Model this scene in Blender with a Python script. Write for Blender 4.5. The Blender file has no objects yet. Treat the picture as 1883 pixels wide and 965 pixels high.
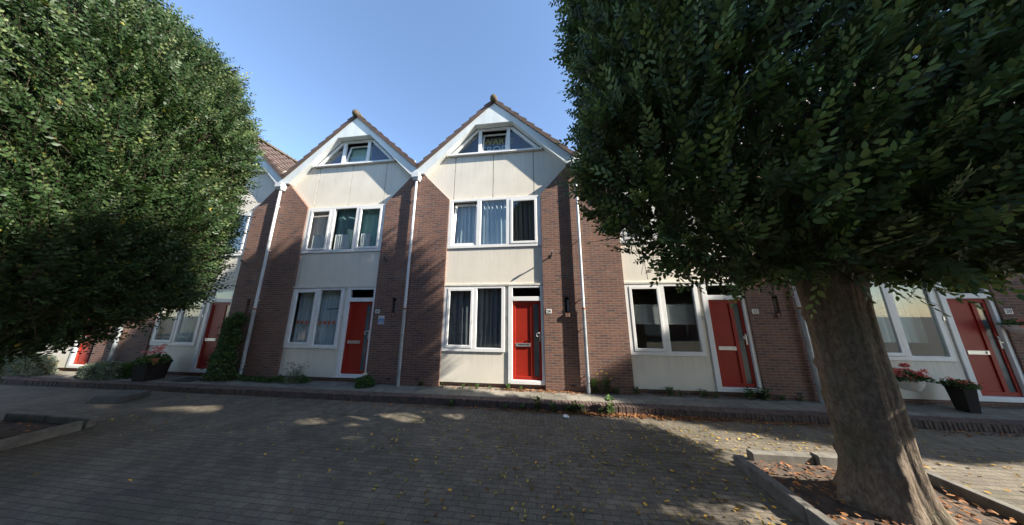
import bpy, bmesh, math, random
import numpy as np
from mathutils import Vector, Matrix
from mathutils.geometry import tessellate_polygon

random.seed(7)
RNG = np.random.default_rng(11)
sc = bpy.context.scene
COL = sc.collection
W = 5.25
ROAD = -0.22
PAVE = -0.07
SUN_EL, SUN_AZ = math.radians(33.0), math.radians(13.0)   # azimuth measured from the facade line, towards the street
SUN = Vector((math.cos(SUN_EL) * math.cos(SUN_AZ), -math.cos(SUN_EL) * math.sin(SUN_AZ), math.sin(SUN_EL)))

# ------------------------------------------------------------------ materials
def new_mat(name):
    m = bpy.data.materials.new(name)
    m.use_nodes = True
    nt = m.node_tree
    return m, nt, nt.nodes["Principled BSDF"]

def N(nt, typ, **kw):
    n = nt.nodes.new(typ)
    for k, v in kw.items():
        if k in n.inputs.keys() if isinstance(k, str) else False:
            n.inputs[k].default_value = v
        else:
            setattr(n, k, v)
    return n

def L(nt, a, b):
    nt.links.new(a, b)

def ramp(nt, fac, stops):
    r = nt.nodes.new("ShaderNodeValToRGB")
    el = r.color_ramp.elements
    while len(el) < len(stops):
        el.new(0.5)
    for e, (p, c) in zip(el, stops):
        e.position = p
        e.color = (c[0], c[1], c[2], 1) if not isinstance(c, (int, float)) else (c, c, c, 1)
    L(nt, fac, r.inputs[0])
    return r.outputs[0]

def noise(nt, vec, scale, detail=4, rough=0.55):
    n = nt.nodes.new("ShaderNodeTexNoise")
    n.inputs["Scale"].default_value = scale
    n.inputs["Detail"].default_value = detail
    n.inputs["Roughness"].default_value = rough
    if vec is not None:
        L(nt, vec, n.inputs["Vector"])
    return n.outputs["Fac"]

def mix(nt, fac, a, b, mode="MIX"):
    n = nt.nodes.new("ShaderNodeMix")
    n.data_type = "RGBA"
    n.blend_type = mode
    for sock, v in ((n.inputs[0], fac), (n.inputs[6], a), (n.inputs[7], b)):
        if isinstance(v, bpy.types.NodeSocket):
            L(nt, v, sock)
        elif isinstance(v, (int, float)):
            sock.default_value = v
        else:
            sock.default_value = (v[0], v[1], v[2], 1)
    return n.outputs[2]

def bump(nt, bsdf, height, strength=0.3, dist=0.01):
    b = nt.nodes.new("ShaderNodeBump")
    b.inputs["Strength"].default_value = strength
    b.inputs["Distance"].default_value = dist
    L(nt, height, b.inputs["Height"])
    L(nt, b.outputs[0], bsdf.inputs["Normal"])

def objcoord(nt, world=False):
    if world:
        return nt.nodes.new("ShaderNodeNewGeometry").outputs["Position"]
    return nt.nodes.new("ShaderNodeTexCoord").outputs["Object"]

def mapping(nt, vec, scale=(1, 1, 1), loc=(0, 0, 0), rot=(0, 0, 0)):
    m = nt.nodes.new("ShaderNodeMapping")
    m.inputs["Scale"].default_value = scale
    m.inputs["Location"].default_value = loc
    m.inputs["Rotation"].default_value = rot
    L(nt, vec, m.inputs["Vector"])
    return m.outputs[0]

def plain(name, col, rough=0.5, metal=0.0, vary=0.12, scale=6.0, bumps=0.0, spec=0.5, streak=False):
    m, nt, b = new_mat(name)
    v = objcoord(nt)
    if streak:
        v = mapping(nt, v, (1, 1, 0.12))
    f = noise(nt, v, scale, 5)
    c = ramp(nt, f, [(0.3, tuple(x * (1 - vary) for x in col)), (0.7, tuple(min(1, x * (1 + vary * 0.5)) for x in col))])
    L(nt, c, b.inputs["Base Color"])
    b.inputs["Roughness"].default_value = rough
    b.inputs["Metallic"].default_value = metal
    b.inputs["Specular IOR Level"].default_value = spec
    if bumps:
        bump(nt, b, noise(nt, objcoord(nt), scale * 8, 3), bumps, 0.004)
    return m

def facade_uv(nt):
    """(x or y, z): brick coordinates that turn the corner with the face"""
    v = objcoord(nt)
    sep = nt.nodes.new("ShaderNodeSeparateXYZ"); L(nt, v, sep.inputs[0])
    g = nt.nodes.new("ShaderNodeNewGeometry")
    ns = nt.nodes.new("ShaderNodeSeparateXYZ"); L(nt, g.outputs["Normal"], ns.inputs[0])
    ab = nt.nodes.new("ShaderNodeMath"); ab.operation = "ABSOLUTE"; L(nt, ns.outputs[0], ab.inputs[0])
    gt = nt.nodes.new("ShaderNodeMath"); gt.operation = "GREATER_THAN"; L(nt, ab.outputs[0], gt.inputs[0]); gt.inputs[1].default_value = 0.6
    mx = nt.nodes.new("ShaderNodeMix"); mx.data_type = "FLOAT"
    L(nt, gt.outputs[0], mx.inputs[0]); L(nt, sep.outputs[0], mx.inputs[2]); L(nt, sep.outputs[1], mx.inputs[3])
    cb = nt.nodes.new("ShaderNodeCombineXYZ")
    L(nt, mx.outputs[0], cb.inputs[0]); L(nt, sep.outputs[2], cb.inputs[1])
    return cb.outputs[0]

def brick_node(nt, vec, w, h, mortar, c1, c2, cm, off=0.5, smooth=0.15, bias=0.0):
    t = nt.nodes.new("ShaderNodeTexBrick")
    t.offset = off
    t.inputs["Scale"].default_value = 1.0
    t.inputs["Brick Width"].default_value = w
    t.inputs["Row Height"].default_value = h
    t.inputs["Mortar Size"].default_value = mortar
    t.inputs["Mortar Smooth"].default_value = smooth
    t.inputs["Bias"].default_value = bias
    t.inputs["Color1"].default_value = (*c1, 1)
    t.inputs["Color2"].default_value = (*c2, 1)
    t.inputs["Mortar"].default_value = (*cm, 1)
    L(nt, vec, t.inputs["Vector"])
    return t

def mat_brick():
    m, nt, b = new_mat("brown_brick")
    uv = facade_uv(nt)
    wob = nt.nodes.new("ShaderNodeTexNoise"); wob.inputs["Scale"].default_value = 9
    L(nt, uv, wob.inputs["Vector"])
    vm = nt.nodes.new("ShaderNodeVectorMath"); vm.operation = "MULTIPLY_ADD"
    L(nt, wob.outputs["Color"], vm.inputs[0]); vm.inputs[1].default_value = (0.008, 0.008, 0); L(nt, uv, vm.inputs[2])
    t = brick_node(nt, vm.outputs[0], 0.25, 0.0665, 0.0095, (0.235, 0.108, 0.073), (0.108, 0.060, 0.058), (0.225, 0.198, 0.165), smooth=0.3)
    # a second brick grid in step with the first one adds rarer purple and orange stones
    t2 = brick_node(nt, vm.outputs[0], 0.25, 0.0665, 0.0, (0, 0, 0), (1, 1, 1), (0, 0, 0), bias=-0.25)
    t2.squash = 1.0
    f2 = noise(nt, mapping(nt, vm.outputs[0], (3.1, 13.7, 1)), 1.0, 1)
    c = mix(nt, ramp(nt, f2, [(0.42, 0.0), (0.62, 0.75)]), t.outputs["Color"], (0.255, 0.118, 0.075), "MIX")
    c = mix(nt, t.outputs["Fac"], c, (0.225, 0.198, 0.165))
    big = noise(nt, uv, 0.7, 5)
    c = mix(nt, 1.0, c, ramp(nt, big, [(0.3, (0.78, 0.76, 0.78)), (0.7, (1.1, 1.08, 1.04))]), "MULTIPLY")
    eff = noise(nt, mapping(nt, uv, (1, .6, 1)), 1.7, 7, .72)
    c = mix(nt, ramp(nt, eff, [(0.58, 0.0), (0.76, .32)]), c, (0.36, 0.31, 0.27))
    soot = noise(nt, mapping(nt, uv, (1.6, .35, 1), (3, 7, 0)), 1.5, 6, .65)
    c = mix(nt, ramp(nt, soot, [(0.57, 0.0), (0.78, .35)]), c, (0.06, 0.045, 0.042))
    fine = noise(nt, uv, 60, 4)
    c = mix(nt, 0.5, c, ramp(nt, fine, [(0.3, 0.55), (0.7, 1.2)]), "MULTIPLY")
    L(nt, c, b.inputs["Base Color"])
    b.inputs["Roughness"].default_value = 0.88
    inv = nt.nodes.new("ShaderNodeMath"); inv.operation = "MULTIPLY_ADD"
    L(nt, t.outputs["Fac"], inv.inputs[0]); inv.inputs[1].default_value = -1.0; L(nt, fine, inv.inputs[2])
    bump(nt, b, inv.outputs[0], 0.6, 0.006)
    return m

def mat_pavers(name, w, h, rot, c1, c2, cm, mossy=0.4, jitter=0.012):
    m, nt, b = new_mat(name)
    p = objcoord(nt, True)
    wob = nt.nodes.new("ShaderNodeTexNoise"); wob.inputs["Scale"].default_value = 2.2; wob.inputs["Detail"].default_value = 3
    L(nt, p, wob.inputs["Vector"])
    vm = nt.nodes.new("ShaderNodeVectorMath"); vm.operation = "MULTIPLY_ADD"
    L(nt, wob.outputs["Color"], vm.inputs[0]); vm.inputs[1].default_value = (jitter * 3, jitter * 3, 0); L(nt, p, vm.inputs[2])
    uv = mapping(nt, vm.outputs[0], rot=(0, 0, rot))
    t = brick_node(nt, uv, w, h, 0.0055, c1, c2, cm, smooth=0.4)
    c = t.outputs["Color"]
    big = noise(nt, p, 0.55, 6, 0.65)
    c = mix(nt, 1.0, c, ramp(nt, big, [(0.32, (0.62, 0.61, 0.60)), (0.68, (1.15, 1.13, 1.08))]), "MULTIPLY")
    mid = noise(nt, p, 4.5, 5, 0.7)
    c = mix(nt, 0.8, c, ramp(nt, mid, [(0.3, 0.72), (0.7, 1.18)]), "MULTIPLY")
    sp = noise(nt, p, 120, 3, 0.8)
    c = mix(nt, 0.8, c, ramp(nt, sp, [(0.35, 0.55), (0.52, 1.0), (0.68, 1.7)]), "MULTIPLY")
    moss = ramp(nt, noise(nt, p, 1.6, 6, 0.7), [(0.52, 0.0), (0.72, mossy)])
    c = mix(nt, moss, c, (0.06, 0.065, 0.03))
    L(nt, c, b.inputs["Base Color"])
    b.inputs["Roughness"].default_value = 0.85
    b.inputs["Specular IOR Level"].default_value = 0.3
    hgt = nt.nodes.new("ShaderNodeMath"); hgt.operation = "MULTIPLY_ADD"
    L(nt, t.outputs["Fac"], hgt.inputs[0]); hgt.inputs[1].default_value = -1.3; L(nt, mid, hgt.inputs[2])
    h2 = nt.nodes.new("ShaderNodeMath"); h2.operation = "MULTIPLY_ADD"
    L(nt, sp, h2.inputs[0]); h2.inputs[1].default_value = 0.35; L(nt, hgt.outputs[0], h2.inputs[2])
    bump(nt, b, h2.outputs[0], 0.6, 0.009)
    return m

def mat_panel():
    m, nt, b = new_mat("cream_panel")
    v = objcoord(nt)
    st = noise(nt, mapping(nt, v, (2.2, 1, 0.22)), 2.6, 6, 0.62)
    sp = noise(nt, v, 1.1, 5)
    c = mix(nt, ramp(nt, st, [(0.45, 0.0), (0.78, 0.4)]), (0.77, 0.715, 0.605), (0.66, 0.615, 0.53))
    c = mix(nt, 1.0, c, ramp(nt, sp, [(0.3, 0.9), (0.7, 1.03)]), "MULTIPLY")
    # grime that the rain has left under the lower edge
    sep = nt.nodes.new("ShaderNodeSeparateXYZ"); L(nt, v, sep.inputs[0])
    runs = ramp(nt, noise(nt, mapping(nt, v, (9, 1, .25)), 3.0, 5, .7), [(0.46, 0.0), (0.66, 1.0)])
    tot = None
    for top, ln in ((7.28, 1.3), (3.95, .8), (.87, .6)):
        mr = nt.nodes.new("ShaderNodeMapRange"); mr.inputs[1].default_value = top - ln; mr.inputs[2].default_value = top
        mr.inputs[3].default_value = 0; mr.inputs[4].default_value = 1; L(nt, sep.outputs[2], mr.inputs[0])
        lt = nt.nodes.new("ShaderNodeMath"); lt.operation = "LESS_THAN"; L(nt, sep.outputs[2], lt.inputs[0]); lt.inputs[1].default_value = top
        ml = nt.nodes.new("ShaderNodeMath"); ml.operation = "MULTIPLY"; L(nt, mr.outputs[0], ml.inputs[0]); L(nt, lt.outputs[0], ml.inputs[1])
        if tot is None: tot = ml.outputs[0]
        else:
            ad = nt.nodes.new("ShaderNodeMath"); ad.operation = "MAXIMUM"; L(nt, tot, ad.inputs[0]); L(nt, ml.outputs[0], ad.inputs[1]); tot = ad.outputs[0]
    mm = nt.nodes.new("ShaderNodeMath"); mm.operation = "MULTIPLY"; L(nt, tot, mm.inputs[0]); L(nt, runs, mm.inputs[1])
    m3 = nt.nodes.new("ShaderNodeMath"); m3.operation = "MULTIPLY"; L(nt, mm.outputs[0], m3.inputs[0]); m3.inputs[1].default_value = .30
    c = mix(nt, m3.outputs[0], c, (0.36, 0.34, 0.30))
    spots = ramp(nt, noise(nt, v, 14, 5, .7), [(0.66, 0.0), (0.76, .35)])
    c = mix(nt, spots, c, (0.40, 0.37, 0.30))
    L(nt, c, b.inputs["Base Color"])
    b.inputs["Roughness"].default_value = 0.55
    bump(nt, b, noise(nt, v, 40, 3), 0.05, 0.004)
    return m

def mat_glass(name="window_glass", tint=(0.95, 0.97, 0.965)):
    m, nt, b = new_mat(name)
    nt.nodes.remove(b)
    out = nt.nodes["Material Output"]
    tr = nt.nodes.new("ShaderNodeBsdfTransparent"); tr.inputs[0].default_value = (*tint, 1)
    gl = nt.nodes.new("ShaderNodeBsdfGlossy"); gl.inputs["Roughness"].default_value = 0.01
    gl.inputs[0].default_value = (0.9, 0.95, 1.0, 1)
    lw = nt.nodes.new("ShaderNodeLayerWeight")
    fr = nt.nodes.new("ShaderNodeMath"); fr.operation = "POWER"; L(nt, lw.outputs["Facing"], fr.inputs[0]); fr.inputs[1].default_value = 4.5
    # panes are never quite flat
    bp = nt.nodes.new("ShaderNodeBump"); bp.inputs["Strength"].default_value = 0.02; bp.inputs["Distance"].default_value = 0.05
    L(nt, noise(nt, objcoord(nt), 1.6, 2), bp.inputs["Height"])
    L(nt, bp.outputs[0], gl.inputs["Normal"])
    mx = nt.nodes.new("ShaderNodeMixShader")
    ad = nt.nodes.new("ShaderNodeMath"); ad.operation = "MULTIPLY_ADD"; ad.use_clamp = True
    L(nt, fr.outputs[0], ad.inputs[0]); ad.inputs[1].default_value = 0.8; ad.inputs[2].default_value = 0.05
    L(nt, ad.outputs[0], mx.inputs[0]); L(nt, tr.outputs[0], mx.inputs[1]); L(nt, gl.outputs[0], mx.inputs[2])
    L(nt, mx.outputs[0], out.inputs[0])
    return m

def mat_leaf(name, dark, mid_, light, transl=0.22, rough=0.5):
    m, nt, b = new_mat(name)
    a = nt.nodes.new("ShaderNodeAttribute"); a.attribute_name = "tint"
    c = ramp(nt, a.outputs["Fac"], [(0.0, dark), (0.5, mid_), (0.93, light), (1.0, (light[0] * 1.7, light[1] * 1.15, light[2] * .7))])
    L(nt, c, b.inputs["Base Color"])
    b.inputs["Roughness"].default_value = rough
    b.inputs["Specular IOR Level"].default_value = 0.32
    if transl:
        out = nt.nodes["Material Output"]
        t = nt.nodes.new("ShaderNodeBsdfTranslucent")
        c2 = mix(nt, 1.0, c, (1.25, 1.35, 0.7), "MULTIPLY")
        L(nt, c2, t.inputs[0])
        mx = nt.nodes.new("ShaderNodeMixShader"); mx.inputs[0].default_value = transl
        L(nt, b.outputs[0], mx.inputs[1]); L(nt, t.outputs[0], mx.inputs[2]); L(nt, mx.outputs[0], out.inputs[0])
    return m

def mat_bark():
    m, nt, b = new_mat("bark")
    v = objcoord(nt)
    wn = nt.nodes.new("ShaderNodeTexNoise"); wn.inputs["Scale"].default_value = 3.5; wn.inputs["Detail"].default_value = 4
    L(nt, v, wn.inputs["Vector"])
    vm = nt.nodes.new("ShaderNodeVectorMath"); vm.operation = "MULTIPLY_ADD"
    L(nt, wn.outputs["Color"], vm.inputs[0]); vm.inputs[1].default_value = (.16, .16, .3); L(nt, v, vm.inputs[2])
    vo = nt.nodes.new("ShaderNodeTexVoronoi"); vo.feature = "DISTANCE_TO_EDGE"; vo.inputs["Scale"].default_value = 20
    L(nt, mapping(nt, vm.outputs[0], (1, 1, .30)), vo.inputs["Vector"])
    crack = ramp(nt, vo.outputs["Distance"], [(0.0, 0.0), (0.16, 0.75), (0.4, 1.0)])
    r1 = noise(nt, mapping(nt, v, (1, 1, .5)), 26, 8, 0.75)
    r2 = noise(nt, v, 2.4, 6, .65)
    r3 = noise(nt, mapping(nt, v, (1, 1, .4)), 5.5, 6, .7)
    c = ramp(nt, r1, [(0.3, (0.10, 0.073, 0.053)), (0.5, (0.19, 0.145, 0.106)), (0.72, (0.31, 0.252, 0.19))])
    c = mix(nt, 1.0, c, ramp(nt, crack, [(0.0, .78), (1.0, 1.0)]), "MULTIPLY")
    c = mix(nt, ramp(nt, r3, [(0.5, 0.0), (0.72, .35)]), c, (0.20, 0.18, 0.15))
    c = mix(nt, ramp(nt, r2, [(0.48, 0.0), (0.7, 0.55)]), c, (0.085, 0.10, 0.05))
    L(nt, c, b.inputs["Base Color"])
    b.inputs["Roughness"].default_value = 0.95
    b.inputs["Specular IOR Level"].default_value = .2
    h = nt.nodes.new("ShaderNodeMath"); h.operation = "MULTIPLY_ADD"
    L(nt, crack, h.inputs[0]); h.inputs[1].default_value = .3; L(nt, r1, h.inputs[2])
    bump(nt, b, h.outputs[0], 0.7, 0.016)
    return m

def mat_tiles():
    m, nt, b = new_mat("roof_tiles")
    v = objcoord(nt)
    n1 = noise(nt, v, 3, 5, 0.7); n2 = noise(nt, v, 22, 4, 0.7)
    c = ramp(nt, n1, [(0.3, (0.06, 0.044, 0.039)), (0.7, (0.125, 0.082, 0.066))])
    c = mix(nt, ramp(nt, n2, [(0.55, 0.0), (0.75, 0.8)]), c, (0.22, 0.17, 0.12))
    c = mix(nt, ramp(nt, noise(nt, v, 5.5, 5, 0.75), [(0.66, 0.0), (0.76, 0.7)]), c, (0.20, 0.13, 0.055))
    L(nt, c, b.inputs["Base Color"]); b.inputs["Roughness"].default_value = 0.85
    bump(nt, b, n2, 0.4, 0.01)
    return m

def mat_curtain(name, col, transl=0.25):
    m, nt, b = new_mat(name)
    f = noise(nt, mapping(nt, objcoord(nt), (6, 1, 0.3)), 3, 3)
    L(nt, ramp(nt, f, [(0.3, tuple(x * .8 for x in col)), (0.7, col)]), b.inputs["Base Color"])
    b.inputs["Roughness"].default_value = 0.9
    return m

M = {}
M["brick"] = mat_brick()
M["panel"] = mat_panel()
M["white"] = plain("white_paint", (0.80, 0.80, 0.78), 0.38, vary=0.07, scale=3)
M["barge"] = plain("white_bargeboard", (0.70, 0.74, 0.73), 0.5, vary=0.16, scale=2.4, streak=True)
M["trim"] = plain("pale_trim", (0.66, 0.63, 0.55), 0.55, vary=0.2, scale=5)
M["red"] = plain("red_door_paint", (0.33, 0.022, 0.011), 0.46, vary=0.14, scale=2.6, spec=0.3)
M["glass"] = mat_glass()
M["frost"] = plain("frosted_glass", (0.10, 0.125, 0.125), 0.10, vary=0.25, scale=3, streak=True)
M["steel"] = plain("brushed_metal", (0.62, 0.62, 0.60), 0.32, metal=0.85, vary=0.1)
M["zinc"] = plain("zinc_pipe", (0.36, 0.39, 0.41), 0.45, metal=0.35, vary=0.25, scale=4)
M["whitepipe"] = plain("white_pipe", (0.62, 0.64, 0.65), 0.4, vary=0.1, scale=3)
M["rust"] = plain("rust", (0.30, 0.12, 0.05), 0.9, vary=0.4, scale=20)
M["tiles"] = mat_tiles()
M["ridge"] = plain("mossy_ridge_tile", (0.095, 0.072, 0.046), 0.9, vary=0.5, scale=14, bumps=0.4)
M["lead"] = plain("lead_sheet", (0.09, 0.095, 0.10), 0.6, vary=0.2)
M["dark"] = plain("dark_recess", (0.025, 0.025, 0.03), 0.8)
M["plaster"] = plain("room_plaster", (0.42, 0.40, 0.36), 0.9, vary=0.06)
M["roomfloor"] = plain("room_floor", (0.12, 0.08, 0.05), 0.6)
M["concrete"] = plain("concrete_edging", (0.17, 0.155, 0.13), 0.9, vary=0.4, scale=7, bumps=0.5)
M["ramp"] = plain("ramp_concrete", (0.085, 0.08, 0.075), 0.9, vary=0.4, scale=6, bumps=0.4)
M["soil"] = plain("bare_soil", (0.085, 0.06, 0.042), 1.0, vary=0.5, scale=9, bumps=1.0)
M["road"] = mat_pavers("road_pavers", 0.205, 0.082, 0.0, (0.195, 0.168, 0.128), (0.142, 0.122, 0.096), (0.09, 0.077, 0.058))
M["gutter"] = mat_pavers("gutter_pavers", 0.205, 0.082, math.pi / 2, (0.20, 0.172, 0.132), (0.146, 0.127, 0.10), (0.085, 0.074, 0.055))
M["slabs"] = mat_pavers("pavement_slabs", 0.30, 0.30, 0.0, (0.26, 0.24, 0.20), (0.195, 0.18, 0.155), (0.08, 0.07, 0.05), mossy=0.5, jitter=0.003)
M["kerb"] = plain("kerb_brick", (0.115, 0.078, 0.064), 0.9, vary=0.5, scale=9, bumps=0.5)
M["mortar"] = plain("kerb_joint", (0.06, 0.055, 0.045), 1.0)
M["bark"] = mat_bark()
M["twig"] = plain("twig_bark", (0.06, 0.043, 0.026), 0.85, vary=0.3)
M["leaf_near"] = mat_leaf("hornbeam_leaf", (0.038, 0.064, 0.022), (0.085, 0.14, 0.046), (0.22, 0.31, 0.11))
M["leaf_far"] = mat_leaf("hornbeam_leaf_far", (0.020, 0.046, 0.015), (0.046, 0.088, 0.028), (0.15, 0.195, 0.07))  # darker leaf tones for the rounded tree and its copies
M["leaf_weed"] = mat_leaf("weed_leaf", (0.03, 0.06, 0.018), (0.05, 0.105, 0.03), (0.12, 0.18, 0.05))
M["leaf_ivy"] = mat_leaf("climber_leaf", (0.03, 0.068, 0.02), (0.062, 0.125, 0.034), (0.13, 0.20, 0.058))
M["leaf_grey"] = mat_leaf("silver_leaf", (0.10, 0.13, 0.10), (0.18, 0.22, 0.17), (0.30, 0.34, 0.27))
M["leaf_dry"] = mat_leaf("dry_stalk", (0.07, 0.06, 0.06), (0.12, 0.11, 0.11), (0.2, 0.18, 0.19), 0.1)
M["litter"] = mat_leaf("fallen_leaf", (0.16, 0.07, 0.025), (0.24, 0.16, 0.04), (0.42, 0.34, 0.08), 0.15, 0.7)
M["litter_brown"] = mat_leaf("brown_leaf_litter", (0.11, 0.045, 0.02), (0.24, 0.10, 0.04), (0.36, 0.20, 0.08), 0.1, 0.8)
M["petal_pink"] = mat_leaf("pink_petal", (0.55, 0.10, 0.16), (0.70, 0.20, 0.26), (0.80, 0.42, 0.45), 0.3, 0.6)
M["petal_red"] = mat_leaf("red_petal", (0.50, 0.02, 0.04), (0.62, 0.07, 0.10), (0.78, 0.48, 0.48), 0.3, 0.6)
M["petal_white"] = mat_leaf("pale_petal", (0.6, 0.55, 0.55), (0.7, 0.66, 0.64), (0.8, 0.78, 0.74), 0.3, 0.6)
M["petal_yellow"] = mat_leaf("yellow_petal", (0.6, 0.35, 0.02), (0.7, 0.45, 0.04), (0.8, 0.6, 0.1), 0.3, 0.6)
M["pot_dark"] = plain("dark_planter", (0.028, 0.024, 0.023), 0.85, spec=.15, vary=0.2, bumps=0.05)
M["pot_white"] = plain("white_pot", (0.70, 0.68, 0.64), 0.45, vary=0.1)
M["terracotta"] = plain("terracotta", (0.40, 0.16, 0.08), 0.8, vary=0.2)
M["mat"] = plain("doormat_fibre", (0.03, 0.03, 0.03), 1.0, vary=0.3, scale=40, bumps=0.6)
M["paper"] = plain("white_paper", (0.75, 0.75, 0.73), 0.8)
M["enamel"] = plain("enamel_white", (0.72, 0.72, 0.68), 0.3)
M["ink"] = plain("dark_ink", (0.03, 0.03, 0.035), 0.5)
M["signblue"] = plain("sign_blue", (0.08, 0.20, 0.48), 0.4)
M["cur_blue"] = mat_curtain("pale_blue_curtain", (0.42, 0.50, 0.53))
M["cur_grey"] = mat_curtain("charcoal_curtain", (0.13, 0.125, 0.12))
M["cur_dusk"] = mat_curtain("slate_curtain", (0.17, 0.18, 0.20))
M["cur_net"] = mat_curtain("grey_net_curtain", (0.56, 0.63, 0.66))
M["cur_taupe"] = mat_curtain("taupe_blind", (0.66, 0.60, 0.58))
M["cur_green"] = mat_curtain("sea_green_curtain", (0.27, 0.47, 0.43))
M["cur_teal"] = mat_curtain("dark_teal_curtain", (0.11, 0.21, 0.23))
M["cur_navy"] = mat_curtain("navy_drape", (0.07, 0.09, 0.20))
M["cur_lace"] = mat_curtain("white_lace", (0.72, 0.74, 0.73))
M["cur_pale"] = mat_curtain("pale_green_curtain", (0.50, 0.60, 0.57))
M["blind"] = plain("blind_slat", (0.40, 0.42, 0.42), 0.5)
M["orange"] = plain("orange_cloth", (0.9, 0.17, 0.05), 0.8)
M["flag"] = plain("dark_blue_flag", (0.045, 0.06, 0.12), 0.9)
M["olive"] = plain("olive_yellow_print", (0.50, 0.47, 0.16), 0.9)
M["tealprint"] = plain("pale_teal_print", (0.38, 0.54, 0.52), 0.9)
M["sofa"] = plain("dark_furniture", (0.035, 0.025, 0.035), 0.9)

# ------------------------------------------------------------------ mesh helpers
class MB:
    def __init__(s):
        s.v, s.f, s.mi = [], [], []
        s.smooth = False
        s.k = 0
    def face(s, idx):
        s.f.append(idx); s.mi.append(s.k)
    def box(s, x0, x1, y0, y1, z0, z1):
        b = len(s.v)
        s.v += [(x0, y0, z0), (x1, y0, z0), (x1, y1, z0), (x0, y1, z0), (x0, y0, z1), (x1, y0, z1), (x1, y1, z1), (x0, y1, z1)]
        for q in ((0, 3, 2, 1), (4, 5, 6, 7), (0, 1, 5, 4), (1, 2, 6, 5), (2, 3, 7, 6), (3, 0, 4, 7)):
            s.face([b + i for i in q])
        return s
    def hexa(s, pts):
        b = len(s.v); s.v += [tuple(p) for p in pts]
        for q in ((0, 3, 2, 1), (4, 5, 6, 7), (0, 1, 5, 4), (1, 2, 6, 5), (2, 3, 7, 6), (3, 0, 4, 7)):
            s.face([b + i for i in q])
        return s
    def plate(s, outer, holes, y0, y1):
        """a plate in the xz plane with holes, from y0 (front) to y1"""
        loops = [outer] + list(holes)
        flat = [p for lp in loops for p in lp]
        tris = tessellate_polygon([[Vector((p[0], p[1], 0)) for p in lp] for lp in loops])
        b = len(s.v); n = len(flat)
        s.v += [(p[0], y0, p[1]) for p in flat] + [(p[0], y1, p[1]) for p in flat]
        for t in tris:
            a, c, d = t
            ar = (flat[c][0] - flat[a][0]) * (flat[d][1] - flat[a][1]) - (flat[c][1] - flat[a][1]) * (flat[d][0] - flat[a][0])
            if ar < 0: c, d = d, c
            s.face([b + a, b + c, b + d]); s.face([b + n + a, b + n + d, b + n + c])
        o = 0
        for li, lp in enumerate(loops):
            m = len(lp)
            ar = sum(lp[i][0] * lp[(i + 1) % m][1] - lp[(i + 1) % m][0] * lp[i][1] for i in range(m))
            ccw = ar > 0
            if li: ccw = not ccw
            for i in range(m):
                j = (i + 1) % m
                q = [b + o + i, b + n + o + i, b + n + o + j, b + o + j]
                s.face(q[::-1] if not ccw else q)
            o += m
        return s
    def tube(s, pts, rad, n=10, caps=True):
        pts = [Vector(p) for p in pts]
        if isinstance(rad, (int, float)): rad = [rad] * len(pts)
        b = len(s.v)
        ref = None
        for i, p in enumerate(pts):
            d = (pts[min(i + 1, len(pts) - 1)] - pts[max(i - 1, 0)]).normalized()
            if ref is None:
                ref = Vector((0, 0, 1)) if abs(d.z) < 0.9 else Vector((1, 0, 0))
                ref = (ref - d * ref.dot(d)).normalized()
            else:
                ref = (ref - d * ref.dot(d)).normalized()
            w = d.cross(ref)
            for k in range(n):
                a = 2 * math.pi * k / n
                s.v.append(tuple(p + (ref * math.cos(a) + w * math.sin(a)) * rad[i]))
        for i in range(len(pts) - 1):
            for k in range(n):
                s.face([b + i * n + k, b + i * n + (k + 1) % n, b + (i + 1) * n + (k + 1) % n, b + (i + 1) * n + k])
        if caps:
            s.face([b + k for k in range(n)][::-1]); s.face([b + (len(pts) - 1) * n + k for k in range(n)])
        return s
    def lathe(s, prof, c, n=24, sq=None):
        b = len(s.v)
        for r, z in prof:
            for k in range(n):
                a = 2 * math.pi * k / n
                s.v.append((c[0] + r * math.cos(a), c[1] + r * math.sin(a), c[2] + z))
        for i in range(len(prof) - 1):
            for k in range(n):
                s.face([b + i * n + k, b + i * n + (k + 1) % n, b + (i + 1) * n + (k + 1) % n, b + (i + 1) * n + k])
        s.face([b + k for k in range(n)][::-1]); s.face([b + (len(prof) - 1) * n + k for k in range(n)])
        return s
    def mesh(s, name, mats, bevel=0.0, smooth=False):
        me = bpy.data.meshes.new(name)
        me.from_pydata([tuple(v) for v in s.v], [], s.f)
        for m in (mats if isinstance(mats, (list, tuple)) else [mats]): me.materials.append(m)
        me.polygons.foreach_set("material_index", s.mi)
        if bevel:
            bm = bmesh.new(); bm.from_mesh(me)
            bmesh.ops.remove_doubles(bm, verts=bm.verts, dist=1e-5)
            es = [e for e in bm.edges if len(e.link_faces) == 2 and e.calc_face_angle(0) > 0.5]
            bmesh.ops.bevel(bm, geom=es, offset=bevel, segments=1, affect="EDGES", clamp_overlap=True)
            bm.to_mesh(me); bm.free()
        if smooth:
            me.polygons.foreach_set("use_smooth", [True] * len(me.polygons))
        me.update()
        return me

def obj(name, mesh, parent=None, loc=(0, 0, 0), rz=0.0):
    o = bpy.data.objects.new(name, mesh)
    COL.objects.link(o)
    o.location = loc; o.rotation_euler = (0, 0, rz)
    if parent: o.parent = parent
    return o

def thing(name, label, cat, loc=(0, 0, 0), rz=0.0, group=None, mesh=None):
    o = obj(name, mesh, None, loc, rz)
    o["label"] = label; o["category"] = cat
    if group: o["group"] = group
    return o

def struct(name, mesh, loc=(0, 0, 0)):
    o = obj(name, mesh, None, loc); o["kind"] = "structure"; return o

CACHE = {}
def cached(key, fn):
    if key not in CACHE: CACHE[key] = fn()
    return CACHE[key]

def copy_tree(o, parent=None):
    c = o.copy(); COL.objects.link(c)
    if parent: c.parent = parent
    for ch in list(o.children): copy_tree(ch, c)
    return c

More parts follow.
